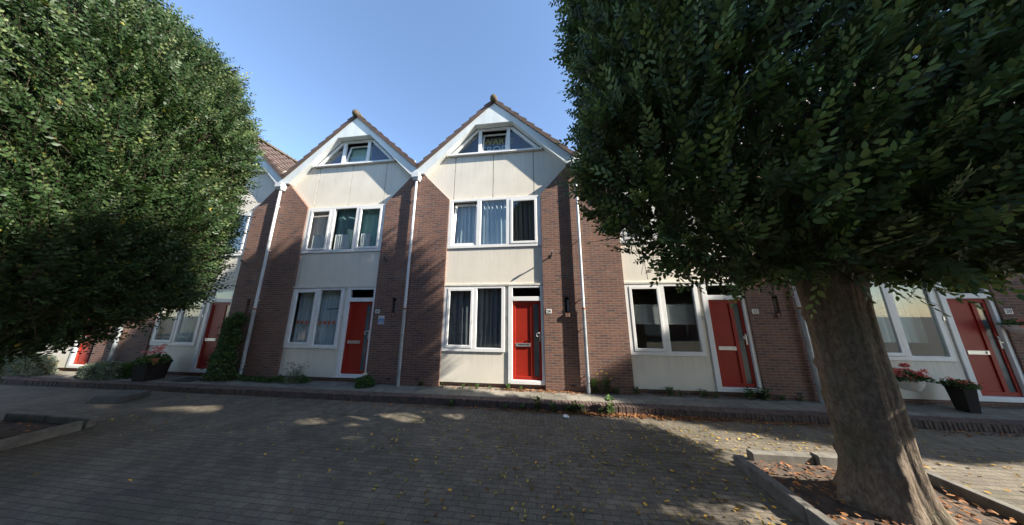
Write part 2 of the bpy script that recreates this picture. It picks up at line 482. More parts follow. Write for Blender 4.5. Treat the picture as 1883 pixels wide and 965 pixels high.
def text_mesh(body, size, mat, depth=0.002, space=1.0):
    cu = bpy.data.curves.new("lettering", "FONT")
    cu.body = body; cu.size = size; cu.extrude = depth; cu.align_x = "CENTER"; cu.align_y = "CENTER"; cu.resolution_u = 4
    cu.offset = size * 0.012; cu.space_character = space
    t = bpy.data.objects.new("lettering_tmp", cu); COL.objects.link(t)
    dg = bpy.context.evaluated_depsgraph_get(); dg.update()
    me = bpy.data.meshes.new_from_object(t.evaluated_get(dg))
    bpy.data.objects.remove(t)
    me.transform(Matrix.Rotation(math.pi / 2, 4, "X"))
    me.materials.clear(); me.materials.append(mat)
    return me

# ---- leaves by the thousand
LEAF8_V = np.array([(0, 0, 0), (.26, .23, .05), (.64, .215, .03), (1, 0, -.06), (.64, -.215, .03), (.26, -.23, .05), (.30, 0, -.01), (.66, 0, -.02)])
LEAF8_F = [(0, 6, 1), (0, 5, 6), (1, 6, 7, 2), (6, 5, 4, 7), (2, 7, 3), (7, 4, 3)]
LEAF5_V = np.array([(0, 0, 0), (.45, .29, .05), (1, 0, -.05), (.45, -.29, .05)])
LEAF5_F = [(0, 3, 2), (0, 2, 1)]
BLADE_V = np.array([(0, .04, 0), (0, -.04, 0), (.5, -.045, .0), (.5, .045, .0), (1, 0, -.12)])
BLADE_F = [(0, 1, 2, 3), (3, 2, 4)]

def unit(a):
    return a / np.maximum(np.linalg.norm(a, axis=-1, keepdims=True), 1e-9)

def leaf_arrays(P, D, Nn, Ls, tint, tv, tf, wid=1.0):
    D = unit(D); S = unit(np.cross(Nn, D)); U = np.cross(D, S)
    n, m = len(P), len(tv)
    V = P[:, None, :] + Ls[:, None, None] * (tv[None, :, 0:1] * D[:, None, :] + wid * tv[None, :, 1:2] * S[:, None, :] + tv[None, :, 2:3] * U[:, None, :])
    V = V.reshape(-1, 3)
    li = np.concatenate([np.array(f) for f in tf]); sizes = np.array([len(f) for f in tf])
    loops = (li[None, :] + (np.arange(n) * m)[:, None]).ravel()
    tot = np.tile(sizes, n)
    return V, loops, tot, np.repeat(tint, m)

def merge_arrays(parts):
    Vs, Ls, Ts, Tn = [], [], [], []
    off = 0
    for V, l, t, ti in parts:
        Vs.append(V); Ls.append(l + off); Ts.append(t); Tn.append(ti); off += len(V)
    return np.concatenate(Vs), np.concatenate(Ls), np.concatenate(Ts), np.concatenate(Tn)

def array_mesh(name, arr, mats, mat_idx=None):
    V, loops, tot, tint = arr
    me = bpy.data.meshes.new(name)
    me.vertices.add(len(V)); me.vertices.foreach_set("co", V.astype(np.float32).ravel())
    me.loops.add(len(loops)); me.loops.foreach_set("vertex_index", loops.astype(np.int32))
    me.polygons.add(len(tot))
    start = np.concatenate([[0], np.cumsum(tot)[:-1]]).astype(np.int32)
    me.polygons.foreach_set("loop_start", start)
    for m in (mats if isinstance(mats, (list, tuple)) else [mats]): me.materials.append(m)
    if mat_idx is not None: me.polygons.foreach_set("material_index", mat_idx.astype(np.int32))
    at = me.attributes.new("tint", "FLOAT", "POINT")
    at.data.foreach_set("value", tint.astype(np.float32))
    me.update(calc_edges=True)
    return me

# ------------------------------------------------------------------ house parts (local x 0..W, front at y = 0, z 0 = door sill)
XL, XR = 1.16, 4.16          # recess between the brick piers
YP = 0.06                    # face of the cream panels
BARGE_IN = ((0.25, 6.60), (1.98, 8.34), (3.27, 8.34), (5.00, 6.60))

def rect(x0, x1, z0, z1):
    return [(x0, z0), (x1, z0), (x1, z1), (x0, z1)]

def m_wall():
    b = MB()
    b.plate([(0, -.25), (XL, -.25), (XL, 5.63), (.22, 6.60), (0, 6.60)], [], 0, .25)
    b.plate([(XR, -.25), (W, -.25), (W, 6.60), (5.03, 6.60), (XR, 5.63)], [rect(4.755, 4.885, 1.965, 2.40)], 0, .25)
    b.box(XL, XR, .11, .25, -.25, .045)
    b.box(.0, W, 8.6, 8.85, -.25, 6.6)
    b.plate([(0.001, 6.6), (W - .001, 6.6), (2.625, 9.0)], [], 8.6, 8.84)
    # party walls
    b.box(0, .08, .25, 8.6, -.25, 6.6); b.box(W - .08, W, .25, 8.6, -.25, 6.6)
    # brick ledge under the niche
    b.box(4.76, 4.815, -.055, 0, 1.85, 1.962); b.box(4.83, 4.885, -.055, 0, 1.85, 1.962)
    return b.mesh("wall", M["brick"])

def m_interior():
    b = MB()
    b.box(.08, W - .08, 4.4, 4.5, 0, 6.6)
    b.box(.081, .10, .26, 4.4, 0, 6.6); b.box(W - .10, W - .081, .26, 4.4, 0, 6.6)
    b.box(.10, W - .10, .26, 4.4, 2.76, 2.86); b.box(.10, W - .10, .26, 4.4, 5.62, 5.66)
    b.box(XL + .02, XR - .02, .14, .26, 2.76, 2.80); b.box(XL + .02, XR - .02, .14, .26, 5.62, 5.65)
    b.k = 1
    b.box(.10, W - .10, .26, 4.4, -.05, .02)
    return b.mesh("interior", [M["plaster"], M["roomfloor"]])

def m_gable_panel():
    b = MB()
    js = [1.26, 2.60, 3.95]
    g = .010
    def zbot(x): return 5.63 + max(0, (XL - x)) * (6.60 - 5.63) / (XL - .22) + max(0, x - XR) * (6.60 - 5.63) / (5.03 - XR)
    def clip(x0, x1):
        xs = sorted({x0, x1, *[x for x in (XL, XR) if x0 < x < x1]})
        bot = [(x, zbot(x)) for x in xs]
        top = [(x, 7.275) for x in reversed([x for x in xs if x in (x0, x1)])]
        return bot + top
    edges = [.24] + js + [5.01]
    for i in range(4):
        x0 = edges[i] + (g if i else 0); x1 = edges[i + 1] - (g if i < 3 else 0)
        b.plate(clip(x0, x1), [], .12, .14)
    b.k = 1
    for x in js:
        b.box(x - .02, x + .02, .141, .15, 5.64, 7.27)
    for x in (1.26, 1.9, 2.60, 3.3, 3.95):
        for z in (5.72, 6.25, 6.75, 7.2):
            b.box(x + .012, x + .026, .115, .1195, z, z + .014)
    return b.mesh("gable_panel", [M["panel"], M["concrete"]])

def m_barge():
    b = MB()
    b.plate([(0, 6.60), (.25, 6.60), (1.98, 8.34), (2.625, 8.34), (2.625, 9.225), (0, 6.84)], [], -.09, .118)
    b.plate([(W, 6.60), (W, 6.84), (2.625, 9.225), (2.625, 8.34), (3.27, 8.34), (5.0, 6.60)], [], -.09, .118)
    b.k = 1
    # joints and nail heads
    for x, z in ((.62, 7.13), (1.2, 7.72), (1.8, 8.3), (2.625, 8.5), (4.6, 7.15), (4.0, 7.74), (3.4, 8.33), (2.2, 8.6), (3.1, 8.55)):
        b.box(x, x + .014, -.0915, -.09, z, z + .014)
    return b.mesh("bargeboard", [M["barge"], M["zinc"]])

def m_roof():
    b = MB()
    # deck
    b.plate([(0, 6.62), (2.625, 9.02), (W, 6.62), (W, 6.70), (2.625, 9.10), (0, 6.70)], [], .145, 8.85)
    # tile courses with a wave across the slope
    nc, depth0, depth1 = 10, -.135, 8.9
    sl = Vector((2.625, 0, 9.235 - 6.86)); Ls = sl.length; d = sl.normalized(); nrm = Vector((-d.z, 0, d.x))
    cl = Ls / nc
    ny = 31 * 6
    for side in (0, 1):
        for c in range(nc):
            base = len(b.v)
            jit = random.uniform(-.006, .006)
            for k in range(ny + 1):
                y = depth0 + (depth1 - depth0) * k / ny
                ph = (k % 6) / 6
                wave = .028 * (0.5 + 0.5 * math.cos(2 * math.pi * ph)) ** 1.5
                for (t, h) in ((c * cl - .03, .052 + wave + jit), ((c + 1) * cl + .01, .008 + wave * .9), (c * cl - .03, .012 + wave + jit)):
                    p = Vector((0, y, 6.86)) + d * t + nrm * h
                    x = p.x if side == 0 else W - p.x
                    b.v.append((x, p.y, p.z))
            for k in range(ny):
                i = base + k * 3; j = i + 3
                for q in ((i, j, j + 1, i + 1), (i + 2, j + 2, j, i)):
                    b.face(list(q) if side == 1 else list(q)[::-1])
            # verge end cap of each tile, front
            for k in (0,):
                y = depth0
                for (a0, a1, h0, h1) in ((c * cl - .03, (c + 1) * cl - .03, -.055, None),):
                    p0 = Vector((0, y, 6.86)) + d * a0 + nrm * h0
                    p1 = Vector((0, y, 6.86)) + d * a1 + nrm * h0
                    p2 = Vector((0, y, 6.86)) + d * a1 + nrm * .040
                    p3 = Vector((0, y, 6.86)) + d * a0 + nrm * (.098 + jit)
                    pts = []
                    for yy in (y - .004, y + .12):
                        for p in (p0, p1, p2, p3):
                            x = p.x if side == 0 else W - p.x
                            pts.append((x, yy, p.z))
                    b.hexa([pts[0], pts[1], pts[5], pts[4], pts[3], pts[2], pts[6], pts[7]])
    return b.mesh("roof", M["tiles"])

def m_ridge():
    b = MB()
    y = -.16
    while y < 8.9:
        n = 9
        base = len(b.v)
        for yy, r in ((y, .125), (y + .40, .112)):
            for k in range(n):
                a = math.pi * (k / (n - 1)) * 1.1 - .05 * math.pi
                b.v.append((2.625 + r * math.cos(a), yy, 9.27 + r * math.sin(a)))
        for k in range(n - 1):
            b.face([base + k, base + k + 1, base + n + k + 1, base + n + k])
        y += .37
    # rounded end piece
    b.lathe([(.01, -.13), (.09, -.11), (.128, -.03), (.125, .05), (.085, .115), (.01, .135)], (2.625, -.15, 9.265), 14)
    return b.mesh("ridge", M["ridge"], smooth=True)

def m_valley():
    b = MB()
    b.box(-.13, .13, -.085, 8.8, 6.845, 6.865)
    return b.mesh("valley_gutter", M["lead"])

AT_F = [(0.955, 7.275), (4.295, 7.275), (3.245, 8.336), (2.005, 8.336)]
AT_H = [[(1.235, 7.42), (2.05, 7.42), (2.05, 8.262)], rect(2.17, 3.05, 7.42, 8.262), [(3.17, 7.42), (4.005, 7.42), (3.17, 8.262)]]
W1 = (1.165, 4.155, 3.95, 5.61)
W0 = (1.165, 3.03, .87, 2.735)

def pane_mesh(poly, y, th=.006, mat="glass"):
    return MB().plate(poly, [], y, y + th).mesh("pane", M[mat])

def sash_mesh(x0, x1, z0, z1, t=.075, dpt=.05):
    """sash with its bottom hinge line at the origin"""
    w, h = x1 - x0, z1 - z0
    return MB().plate(rect(0, w, 0, h), [rect(t, w - t, t, h - t)], 0, dpt).mesh("sash", M["white"], bevel=.006)

def add_sash(parent, x0, x1, z0, z1, y, tilt=0.0, t=.075):
    o = obj("sash", cached(("sash", x0, x1, z0, z1, t), lambda: sash_mesh(x0, x1, z0, z1, t)), parent, (x0, y, z0))
    o.rotation_euler = (-tilt, 0, 0)
    w, h = x1 - x0, z1 - z0
    p = obj("pane", cached(("spane", x0, x1, z0, z1), lambda: pane_mesh(rect(t - .01, w - t + .01, t - .01, h - t + .01), .022)), o)
    return o

def window(parent, key, frame, holes, y0, y1, sashes, panes):
    f = obj("window", cached(key, lambda: MB().plate(frame, holes, y0, y1).mesh("window_frame", M["white"], bevel=.006)), parent)
    for i in panes:
        obj("pane", cached((key, "p", i), lambda: pane_mesh([(x, z) for x, z in holes[i]], y0 + .035)), f)
    return f

def m_door_leaf():
    b = MB()
    b.plate(rect(3.262, 4.075, .16, 2.298), [rect(3.345, 3.775, .248, 2.205), rect(3.865, 4.005, .248, 2.205)], .085, .13)
    b.plate(rect(3.335, 3.785, .24, 2.215), [], .108, .125)
    return b.mesh("door", M["red"], bevel=.005)

def m_slot():
    b = MB()
    b.plate(rect(3.35, 3.765, 1.03, 1.118), [rect(3.40, 3.715, 1.05, 1.098)], .074, .107)
    b.box(3.395, 3.72, .088, .1, 1.045, 1.103)
    return b.mesh("letter_slot", M["steel"], bevel=.003)

def m_handle():
    b = MB()
    b.box(4.018, 4.05, .072, .084, 1.17, 1.43)
    b.tube([(4.034, .072, 1.40), (4.034, .03, 1.40), (3.99, .02, 1.41), (3.945, .022, 1.385), (3.94, .022, 1.335), (3.965, .022, 1.31), (4.0, .022, 1.312)], .011, 8)
    b.lathe([(.012, 0), (.012, .012)], (4.034, .066, 1.21), 8)
    return b.mesh("door_handle", M["steel"])

def m_pipe():
    b = MB()
    b.tube([(W, -.088, 2.1), (W, -.088, 6.30)], .040, 14)
    b.tube([(W, -.088, 6.30), (W, -.088, 6.34)], .046, 14)
    for z in (2.35, 4.05, 5.7):
        b.tube([(W, -.088, z), (W, -.088, z + .03)], .047, 14)
        b.box(W - .008, W + .008, -.05, 0, z + .004, z + .026)
    return b.mesh("downpipe", M["whitepipe"], smooth=False)

def m_standpipe():
    b = MB()
    b.tube([(W, -.088, -.10), (W, -.088, 2.05)], .047, 14)
    for z in (.35, 1.55):
        b.tube([(W, -.088, z), (W, -.088, z + .025)], .052, 14)
        b.box(W - .008, W + .008, -.045, 0, z, z + .02)
    b.k = 1
    b.tube([(W, -.088, 2.05), (W, -.088, 2.105)], .051, 14)
    return b.mesh("standpipe", [M["zinc"], M["rust"]])

def m_hopper():
    b = MB()
    x0, x1, y0, y1 = W - .13, W + .13, -.215, -.012
    b.hexa([(x0 + .045, y0 + .05, 6.33), (x1 - .045, y0 + .05, 6.33), (x1 - .045, y1, 6.33), (x0 + .045, y1, 6.33),
            (x0 + .01, y0 + .01, 6.42), (x1 - .01, y0 + .01, 6.42), (x1 - .01, y1, 6.42), (x0 + .01, y1, 6.42)])
    b.box(x0, x1, y0, y1, 6.421, 6.585)
    b.k = 1
    b.box(x0 + .02, x1 - .02, y0 + .02, y1 - .01, 6.586, 6.592)
    return b.mesh("rain_hopper", [M["whitepipe"], M["dark"]], bevel=.005)

def m_niche():
    b = MB()
    b.box(4.757, 4.883, .10, .12, 1.967, 2.398)
    b.k = 1
    b.box(4.83, 4.875, .055, .0995, 2.0, 2.33)
    return b.mesh("light_niche", [M["dark"], M["zinc"]])

def m_vent(x0, z0):
    b = MB()
    b.box(x0, x0 + .10, -.004, .002, z0, z0 + .045)
    return b.mesh("air_vent", M["dark"])

def m_bracket():
    b = MB()
    b.box(4.395, 4.435, -.014, -.001, 3.555, 3.66)
    b.tube([(4.415, -.012, 3.60), (4.43, -.09, 3.64), (4.445, -.19, 3.70)], .02, 8)
    b.tube([(4.442, -.17, 3.688), (4.448, -.21, 3.712)], .032, 8)
    return b.mesh("flag_holder", M["lead"])

def m_bell():
    b = MB(); b.box(3.062, 3.098, .034, .058, 1.79, 1.88)
    b.lathe([(.01, 0), (.009, .006)], (3.08, .03, 1.835), 8)
    return b.mesh("door_bell", M["steel"], bevel=.004)

def m_lowpanel():
    b = MB(); b.plate([(XL, .045), (3.125, .045), (3.125, 2.75), (3.04, 2.75), (3.04, .862), (XL, .862)], [], YP, YP + .05)
    b.k = 1
    for x in (1.35, 1.9, 2.5, 2.95):
        for z in (.12, .80):
            b.box(x, x + .013, YP - .0015, YP, z, z + .013)
    return b.mesh("front_panel", [M["panel"], M["zinc"]])

def m_spandrel():
    b = MB(); b.box(XL, XR, YP, YP + .05, 2.815, 3.945)
    b.k = 1
    for x in (1.4, 1.75, 2.3, 2.85, 3.4, 3.95):
        for z in (2.86, 3.42, 3.9):
            b.box(x, x + .013, YP - .0015, YP, z, z + .013)
    return b.mesh("spandrel_panel", [M["panel"], M["zinc"]])

def m_doorframe():
    return MB().plate(rect(3.135, XR - .002, .055, 2.748), [rect(3.258, 4.079, .156, 2.302), rect(3.262, 4.072, 2.425, 2.685)], .03, .13).mesh("door_frame", M["white"], bevel=.006)

def number_plate(parent, txt):
    p = obj("number_plate", cached("nplate", lambda: MB().box(-.075, .075, -.008, 0, -.06, .06).mesh("number_plate", M["enamel"], bevel=.003)), parent, (4.305, -.001, 2.005))
    obj("numerals", text_mesh(txt, .105, M["ink"], .001), p, (0, -.010, 0))
    return p

def build_house(k, label, number=None, tilt1=False, tilt_attic=False, hand_low=True):
    t = thing("terraced_house", label, "house", (W * (k - 1), 0, 0), group="brick terraced houses in a row")
    obj("wall", cached("wall", m_wall), t)
    obj("interior", cached("interior", m_interior), t)
    obj("gable_panel", cached("gable", m_gable_panel), t)
    obj("front_panel", cached("lowp", m_lowpanel), t)
    obj("spandrel_panel", cached("span", m_spandrel), t)
    obj("trim_strip", cached("trim1", lambda: MB().box(XL, XR, .02, .10, 2.752, 2.812).mesh("trim_strip", M["trim"], bevel=.004)), t)
    obj("trim_strip", cached("trim2", lambda: MB().box(XL, XR, .045, .10, 5.612, 5.628).mesh("trim_strip", M["trim"])), t)
    obj("bargeboard", cached("barge", m_barge), t)
    r = obj("roof", cached("roof", m_roof), t)
    obj("ridge", cached("ridge", m_ridge), r)
    obj("valley_gutter", cached("valley", m_valley), r)
    # attic window
    a = window(t, "attic", AT_F, AT_H, .122, .19, [], [0, 2])
    a.name = "attic_window"
    obj("sill", cached("asill", lambda: MB().box(1.0, 4.25, .03, .121, 7.282, 7.34).mesh("sill", M["white"], bevel=.006)), a)
    add_sash(a, 2.175, 3.045, 7.425, 8.257, .15, math.radians(11 if tilt_attic else 0), .055)
    # first floor
    x0, x1, z0, z1 = W1
    h1 = [rect(1.29, 2.10, 4.04, 5.535), rect(2.24, 3.06, 4.045, 5.53), rect(3.19, 4.03, 4.04, 5.535)]
    f1 = window(t, "first", rect(x0, x1, z0, z1), h1, .03, .11, [], [1])
    add_sash(f1, 1.295, 2.095, 4.045, 5.53, .02 if not tilt1 else .045, math.radians(5.5) if tilt1 else 0.0)
    add_sash(f1, 3.195, 4.025, 4.045, 5.53, .02)
    # ground floor
    x0, x1, z0, z1 = W0
    h0 = [rect(1.27, 2.08, .965, 2.69), rect(2.19, 2.93, .975, 2.68)]
    f0 = window(t, "ground", rect(x0, x1, z0, z1), h0, .03, .11, [], [1])
    add_sash(f0, 1.275, 2.075, .97, 2.685, .02)
    # door
    df = obj("door_frame", cached("dframe", m_doorframe), t)
    obj("pane", cached("tpane", lambda: pane_mesh(rect(3.262, 4.072, 2.425, 2.685), .07)), df)
    d = obj("door", cached("leaf", m_door_leaf), t)
    obj("letter_slot", cached("slot", m_slot), d)
    obj("door_handle", cached("handle", m_handle), d)
    obj("door_light", cached("dlight", lambda: MB().box(3.86, 4.01, .104, .112, .243, 2.21).mesh("door_light", M["frost"])), d)
    obj("door_bell", cached("bell", m_bell), t)
    obj("downpipe", cached("pipe", m_pipe), t)
    obj("standpipe", cached("spipe", m_standpipe), t)
    obj("rain_hopper", cached("hopper", m_hopper), t)
    obj("light_niche", cached("niche", m_niche), t)
    obj("air_vent", cached("vent1", lambda: m_vent(4.83, .055)), t); obj("air_vent", cached("vent2", lambda: m_vent(.46, .075)), t)
    obj("flag_holder", cached("bracket", m_bracket), t)
    if number: number_plate(t, number)
    return t

HX = build_house(-3, "brick house farthest along the row, mostly hidden behind the rounded tree")
HY = build_house(-2, "brick house behind the rounded tree, second red door from the climbing shrub")
HZ = build_house(-1, "brick house with a climbing shrub and a black planter of pink geraniums")
HA = build_house(0, "brick gabled house with orange bunting in its window and a blue sign by its door", "26", tilt_attic=True)
HB = build_house(1, "brick gabled house with pale blue upstairs curtains and number 24 beside its red door", "24", tilt1=True, tilt_attic=True)
HC = build_house(2, "brick house with a slatted blind and number 22, half hidden by the near tree", "22")
HD = build_house(3, "brick house with red flowers below its window and a tall black planter", "20")
HE = build_house(4, "brick terraced house at the open end of the row, past the red flowers", "18")
# the far side of the street, seen only in the window panes
for i in range(8):
    c = copy_tree(HX)
    c.location = (W * (4 - i * 1.0), -14.2, 0); c.rotation_euler = (0, 0, math.pi)
    c["label"] = "brick terraced house on the far side of the street, seen only as a reflection"
    c["group"] = "houses across the street"

# ------------------------------------------------------------------ behind the panes
def drape(w, h, folds, amp, mat, seed=0, name="curtain", hem=0.0):
    r = random.Random(seed)
    nx, nz = max(12, int(folds * 10)), 8
    b = MB()
    ph = [r.uniform(0, 6.28) for _ in range(4)]
    for j in range(nz + 1):
        for i in range(nx + 1):
            u, v = i / nx, j / nz
            y = amp * (math.sin(2 * math.pi * folds * u + ph[0] + .5 * math.sin(3 * v + ph[1])) + .5 * math.sin(2 * math.pi * folds * 1.7 * u + ph[2] + v))
            b.v.append((u * w, y, v * h + hem * math.sin(2 * math.pi * folds * u) * (1 - v)))
    for j in range(nz):
        for i in range(nx):
            a = j * (nx + 1) + i
            b.face([a, a + 1, a + nx + 2, a + nx + 1])
    me = b.mesh(name, mat, smooth=True)
    return me

def curtain(k, x0, x1, z0, z1, mat, label, folds=5, amp=.018, y=.24, name="curtain", cat="curtain", group=None, seed=None):
    return thing(name, label, cat, (W * (k - 1) + x0, y, z0), 0, group, drape(x1 - x0, z1 - z0, folds, amp, M[mat], seed if seed is not None else hash((k, int(x0 * 100), int(z0 * 100))) % 9999, name))

# middle house (24)
curtain(1, 1.28, 2.14, 3.98, 5.55, "cur_blue", "pale blue curtain behind the tilted open sash, upstairs in house 24", 6, .02, .34, group="curtains upstairs at 24", seed=3)
curtain(1, 2.15, 3.12, 3.98, 5.58, "cur_blue", "pale blue curtain behind the fixed middle pane upstairs in house 24", 7, .022, .22, group="curtains upstairs at 24", seed=5)
curtain(1, 3.13, 4.12, 3.98, 5.58, "cur_grey", "charcoal curtain behind the pane nearest the downpipe upstairs in house 24", 7, .022, .22, group="curtains upstairs at 24", seed=6)
curtain(1, 1.22, 2.12, .9, 2.72, "cur_dusk", "dark slate curtain behind the narrower ground floor pane of house 24", 5, .03, .24, group="curtains downstairs at 24", seed=8)
curtain(1, 2.13, 3.0, .9, 2.72, "cur_dusk", "dark slate curtain behind the ground floor pane next to the door of house 24", 6, .03, .24, group="curtains downstairs at 24", seed=9)
# house 26
curtain(0, 1.2, 2.16, 3.98, 5.58, "cur_taupe", "smooth taupe blind behind the first upstairs pane of the bunting house", .6, .004, .2, "roller_blind", "blind", seed=2)
curtain(0, 2.17, 3.12, 3.98, 5.58, "cur_teal", "dark teal curtain behind the middle upstairs pane of the bunting house", 3, .012, .24, group="curtains upstairs at the bunting house", seed=3)
curtain(0, 3.13, 4.12, 3.98, 5.58, "cur_green", "sea green curtain behind the last upstairs pane of the bunting house", 3, .012, .24, group="curtains upstairs at the bunting house", seed=4)
for i, (a, bb, s) in enumerate(((1.36, 1.9, 3), (2.26, 2.82, 11), (3.24, 3.62, 7))):
    curtain(0, a, bb, 4.06, 4.62, "cur_lace", ["short white lace cafe curtain in front of the taupe blind", "short white lace cafe curtain hanging before the dark teal curtain", "short white lace cafe curtain hanging before the sea green curtain"][i], 7, .018, .165, "lace_curtain", "curtain", "lace cafe curtains upstairs", seed=s)
curtain(0, 1.22, 2.12, .9, 2.72, "cur_net", "grey net curtain behind the sash pane above the ground cover plants", 9, .010, .26, "net_curtain", "curtain", "net curtains behind the bunting", seed=21)
curtain(0, 2.13, 3.0, .9, 2.72, "cur_net", "grey net curtain behind the pane with the black bar, next to the door", 9, .010, .26, "net_curtain", "curtain", "net curtains behind the bunting", seed=22)
bt = thing("bunting", "orange bunting pennants strung across the ground floor window", "bunting", (0 - W, .17, 1.66))
bb = MB(); bb.tube([(1.3, 0, .055), (2.1, 0, .02), (2.95, 0, .05)], .003, 5)
obj("string", bb.mesh("string", M["orange"]), bt)
for i in range(10):
    x = 1.38 + i * .165; z = .045 - .03 * math.sin((x - 1.3) / 1.65 * math.pi)
    obj("pennant", cached("pennant", lambda: MB().plate([(-.055, 0), (-.03, -.095), (.03, -.095), (.055, 0)], [], 0, .002).mesh("pennant", M["orange"])), bt, (x, 0, z))
thing("window_ornament", "thin black bar hanging inside the ground floor window above the bunting", "ornament", (0 - W + 2.62, .18, 2.08), 0, None,
      MB().tube([(-.23, 0, -.012), (.0, 0, 0), (.24, 0, .012)], .014, 8).tube([(-.1, 0, 0), (-.1, 0, .58)], .002, 4).tube([(.12, 0, 0), (.12, 0, .58)], .002, 4).mesh("window_ornament", M["ink"]))
# attics
for k in (-2, -1, 0, 2, 3):
    nm = {-2: "far house behind the rounded tree", -1: "climbing shrub house", 0: "bunting house", 2: "slatted blind house", 3: "red flower house"}[k]
    curtain(k, 2.15, 3.08, 7.36, 8.22, "cur_green" if k == 0 else "cur_net", f"pale blind in the middle attic pane of the {nm}", .8, .006, .40, "roller_blind", "blind", seed=31 + k)
    if k == 0:
        curtain(k, 1.2, 2.12, 7.36, 8.26, "cur_navy", "navy drape behind the attic triangle pane nearer the rounded tree, bunting house", 3, .03, .32, group="navy attic drapes", seed=41)
        curtain(k, 3.12, 4.02, 7.36, 8.26, "cur_navy", "navy drape behind the attic triangle pane nearer house 24, bunting house", 3, .03, .32, group="navy attic drapes", seed=42)
fl = thing("festival_flag", "dark blue flag with olive and pale teal block letters inside the attic window", "flag", (0 + 2.62, .46, 7.9), 0)
obj("cloth", drape(1.75, .95, 1.5, .008, M["flag"], 3, "cloth"), fl, (-.9, .02, -.5))
obj("lettering", text_mesh("ZWARTE", .33, M["olive"], .001), fl, (-.02, -.012, .12))
obj("lettering", text_mesh("CROSS", .38, M["tealprint"], .001), fl, (-.05, -.012, -.20))
# house 22: venetian blind across the middle of the window
bl = MB()
for (a, b2) in ((1.3, 2.07), (2.17, 2.95)):
    z = 1.68
    while z < 2.16:
        bl.hexa([(a, .0, z), (b2, .0, z), (b2, .003, z), (a, .003, z), (a, .009, z + .019), (b2, .009, z + .019), (b2, .012, z + .019), (a, .012, z + .019)])
        z += .021
    bl.box(a, b2, -.005, .03, 1.655, 1.676)
    bl.box(a, b2, -.005, .03, 2.16, 2.185)
thing("slatted_blind", "pale slatted blind hung across the middle of the ground floor window", "blind", (W, .17, 0), 0, None, bl.mesh("slatted_blind", M["blind"]))
curtain(2, 1.2, 2.0, 3.98, 5.58, "cur_net", "grey curtain upstairs in the slatted blind house, hidden by the near tree", 5, .02, .24, group="curtains upstairs behind the near tree")
# house 20
curtain(3, 1.22, 2.95, 1.25, 2.72, "cur_pale", "pale green curtain in the ground floor window above the red flowers", 8, .014, .3)
sofa = MB(); sofa.box(1.5, 2.9, .5, 1.2, .02, 1.2)
thing("sofa", "dark sofa back seen low in the window above the red flowers", "sofa", (W * 2, 0, 0), 0, None, sofa.mesh("sofa", M["sofa"], bevel=.06))
wo = MB(); ox, oz = 2.25, 2.08
for (a, b2, c, d2) in ((-.26, .26, -.19, -.185), (-.26, .26, .185, .19), (-.26, -.255, -.19, .19), (.255, .26, -.19, .19), (-.26, .26, -.003, .003), (-.003, .003, -.19, .19)):
    wo.box(a, b2, -.003, .003, c, d2)
wo.lathe([(.004, -.03), (.07, -.012), (.07, .012), (.004, .03)], (0, 0, 0), 10)
thing("window_ornament", "thin wire frame with a star hanging in the window above the red flowers", "ornament", (W * 2 + ox, .17, oz), 0, None, wo.mesh("window_ornament", M["ink"]))
curtain(-1, 1.22, 3.0, .9, 2.72, "cur_pale", "pale green net curtain behind the geraniums in the black planter", 9, .012, .26, "net_curtain")
curtain(-2, 1.22, 3.0, .9, 2.72, "cur_dusk", "dull slate curtain downstairs behind the silvery shrub", 7, .02, .26)
curtain(-1, 1.2, 4.1, 3.98, 5.58, "cur_net", "grey curtain upstairs in the climbing shrub house, behind the rounded tree", 12, .02, .24, group="curtains upstairs behind the rounded tree")
# wall sign by the door of 26
sg = thing("wall_sign", "small blue and white sign on the brick beside the red door, below the number", "sign", (4.46 - W, -.002, 1.745), 0, None)
obj("board", MB().box(-.10, .10, -.006, 0, -.125, .125).mesh("board", M["enamel"], bevel=.002), sg)
sb = MB(); sb.box(-.085, .085, -.0085, -.0065, -.11, .045)
obj("picture", sb.mesh("picture", M["signblue"]), sg)
sb = MB(); sb.plate([(-.06, -.10), (.06, -.10), (.045, -.03), (.02, .0), (.02, .03), (-.02, .03), (-.02, 0), (-.045, -.03)], [], -.0105, -.009)
sb.box(-.08, .08, -.0085, -.0065, .062, .07); sb.box(-.08, .05, -.0085, -.0065, .08, .088)
obj("figure", sb.mesh("figure", M["cur_blue"]), sg)

# ------------------------------------------------------------------ ground
b = MB(); nx, ny = 40, 30
xs = np.linspace(-150, 150, nx + 1); ys = np.linspace(-150, 150, ny + 1)
struct("road", MB().box(-150, 150, -150, 150, ROAD - .5, ROAD).mesh("road", M["road"]))
struct("gutter_strip", MB().box(-.8, 5.25 + 40, -1.62, -.895, ROAD - .1, ROAD + .004).mesh("gutter_strip", M["gutter"]))
struct("pavement", MB().box(-60, 60, -.63, .24, ROAD - .2, PAVE).mesh("pavement", M["slabs"]))
kb = MB()
x = -24.0; rr = random.Random(4)
while x < 24:
    w = .068 + rr.uniform(-.004, .004)
    dz = rr.uniform(-.006, .004); dy = rr.uniform(-.008, .006)
    sag = .006 * math.sin(x * 1.3) + .005 * math.sin(x * .47 + 1)
    y0 = -.875 + dy - (.0 if x > -8 else (-(x + 8)) * .012)
    kb.hexa([(x, y0, ROAD - .05), (x + w, y0, ROAD - .05), (x + w, -.632, ROAD - .05), (x, -.632, ROAD - .05),
             (x, y0 + .012, PAVE + dz + sag), (x + w, y0 + .012, PAVE + dz + sag), (x + w, -.632, PAVE + dz + .004), (x, -.632, PAVE + dz + .004)])
    x += w + .009
kb.k = 1
kb.box(-24, 24, -.862, -.631, ROAD - .04, PAVE - .018)
struct("kerb", kb.mesh("kerb", [M["kerb"], M["mortar"]], bevel=.007))

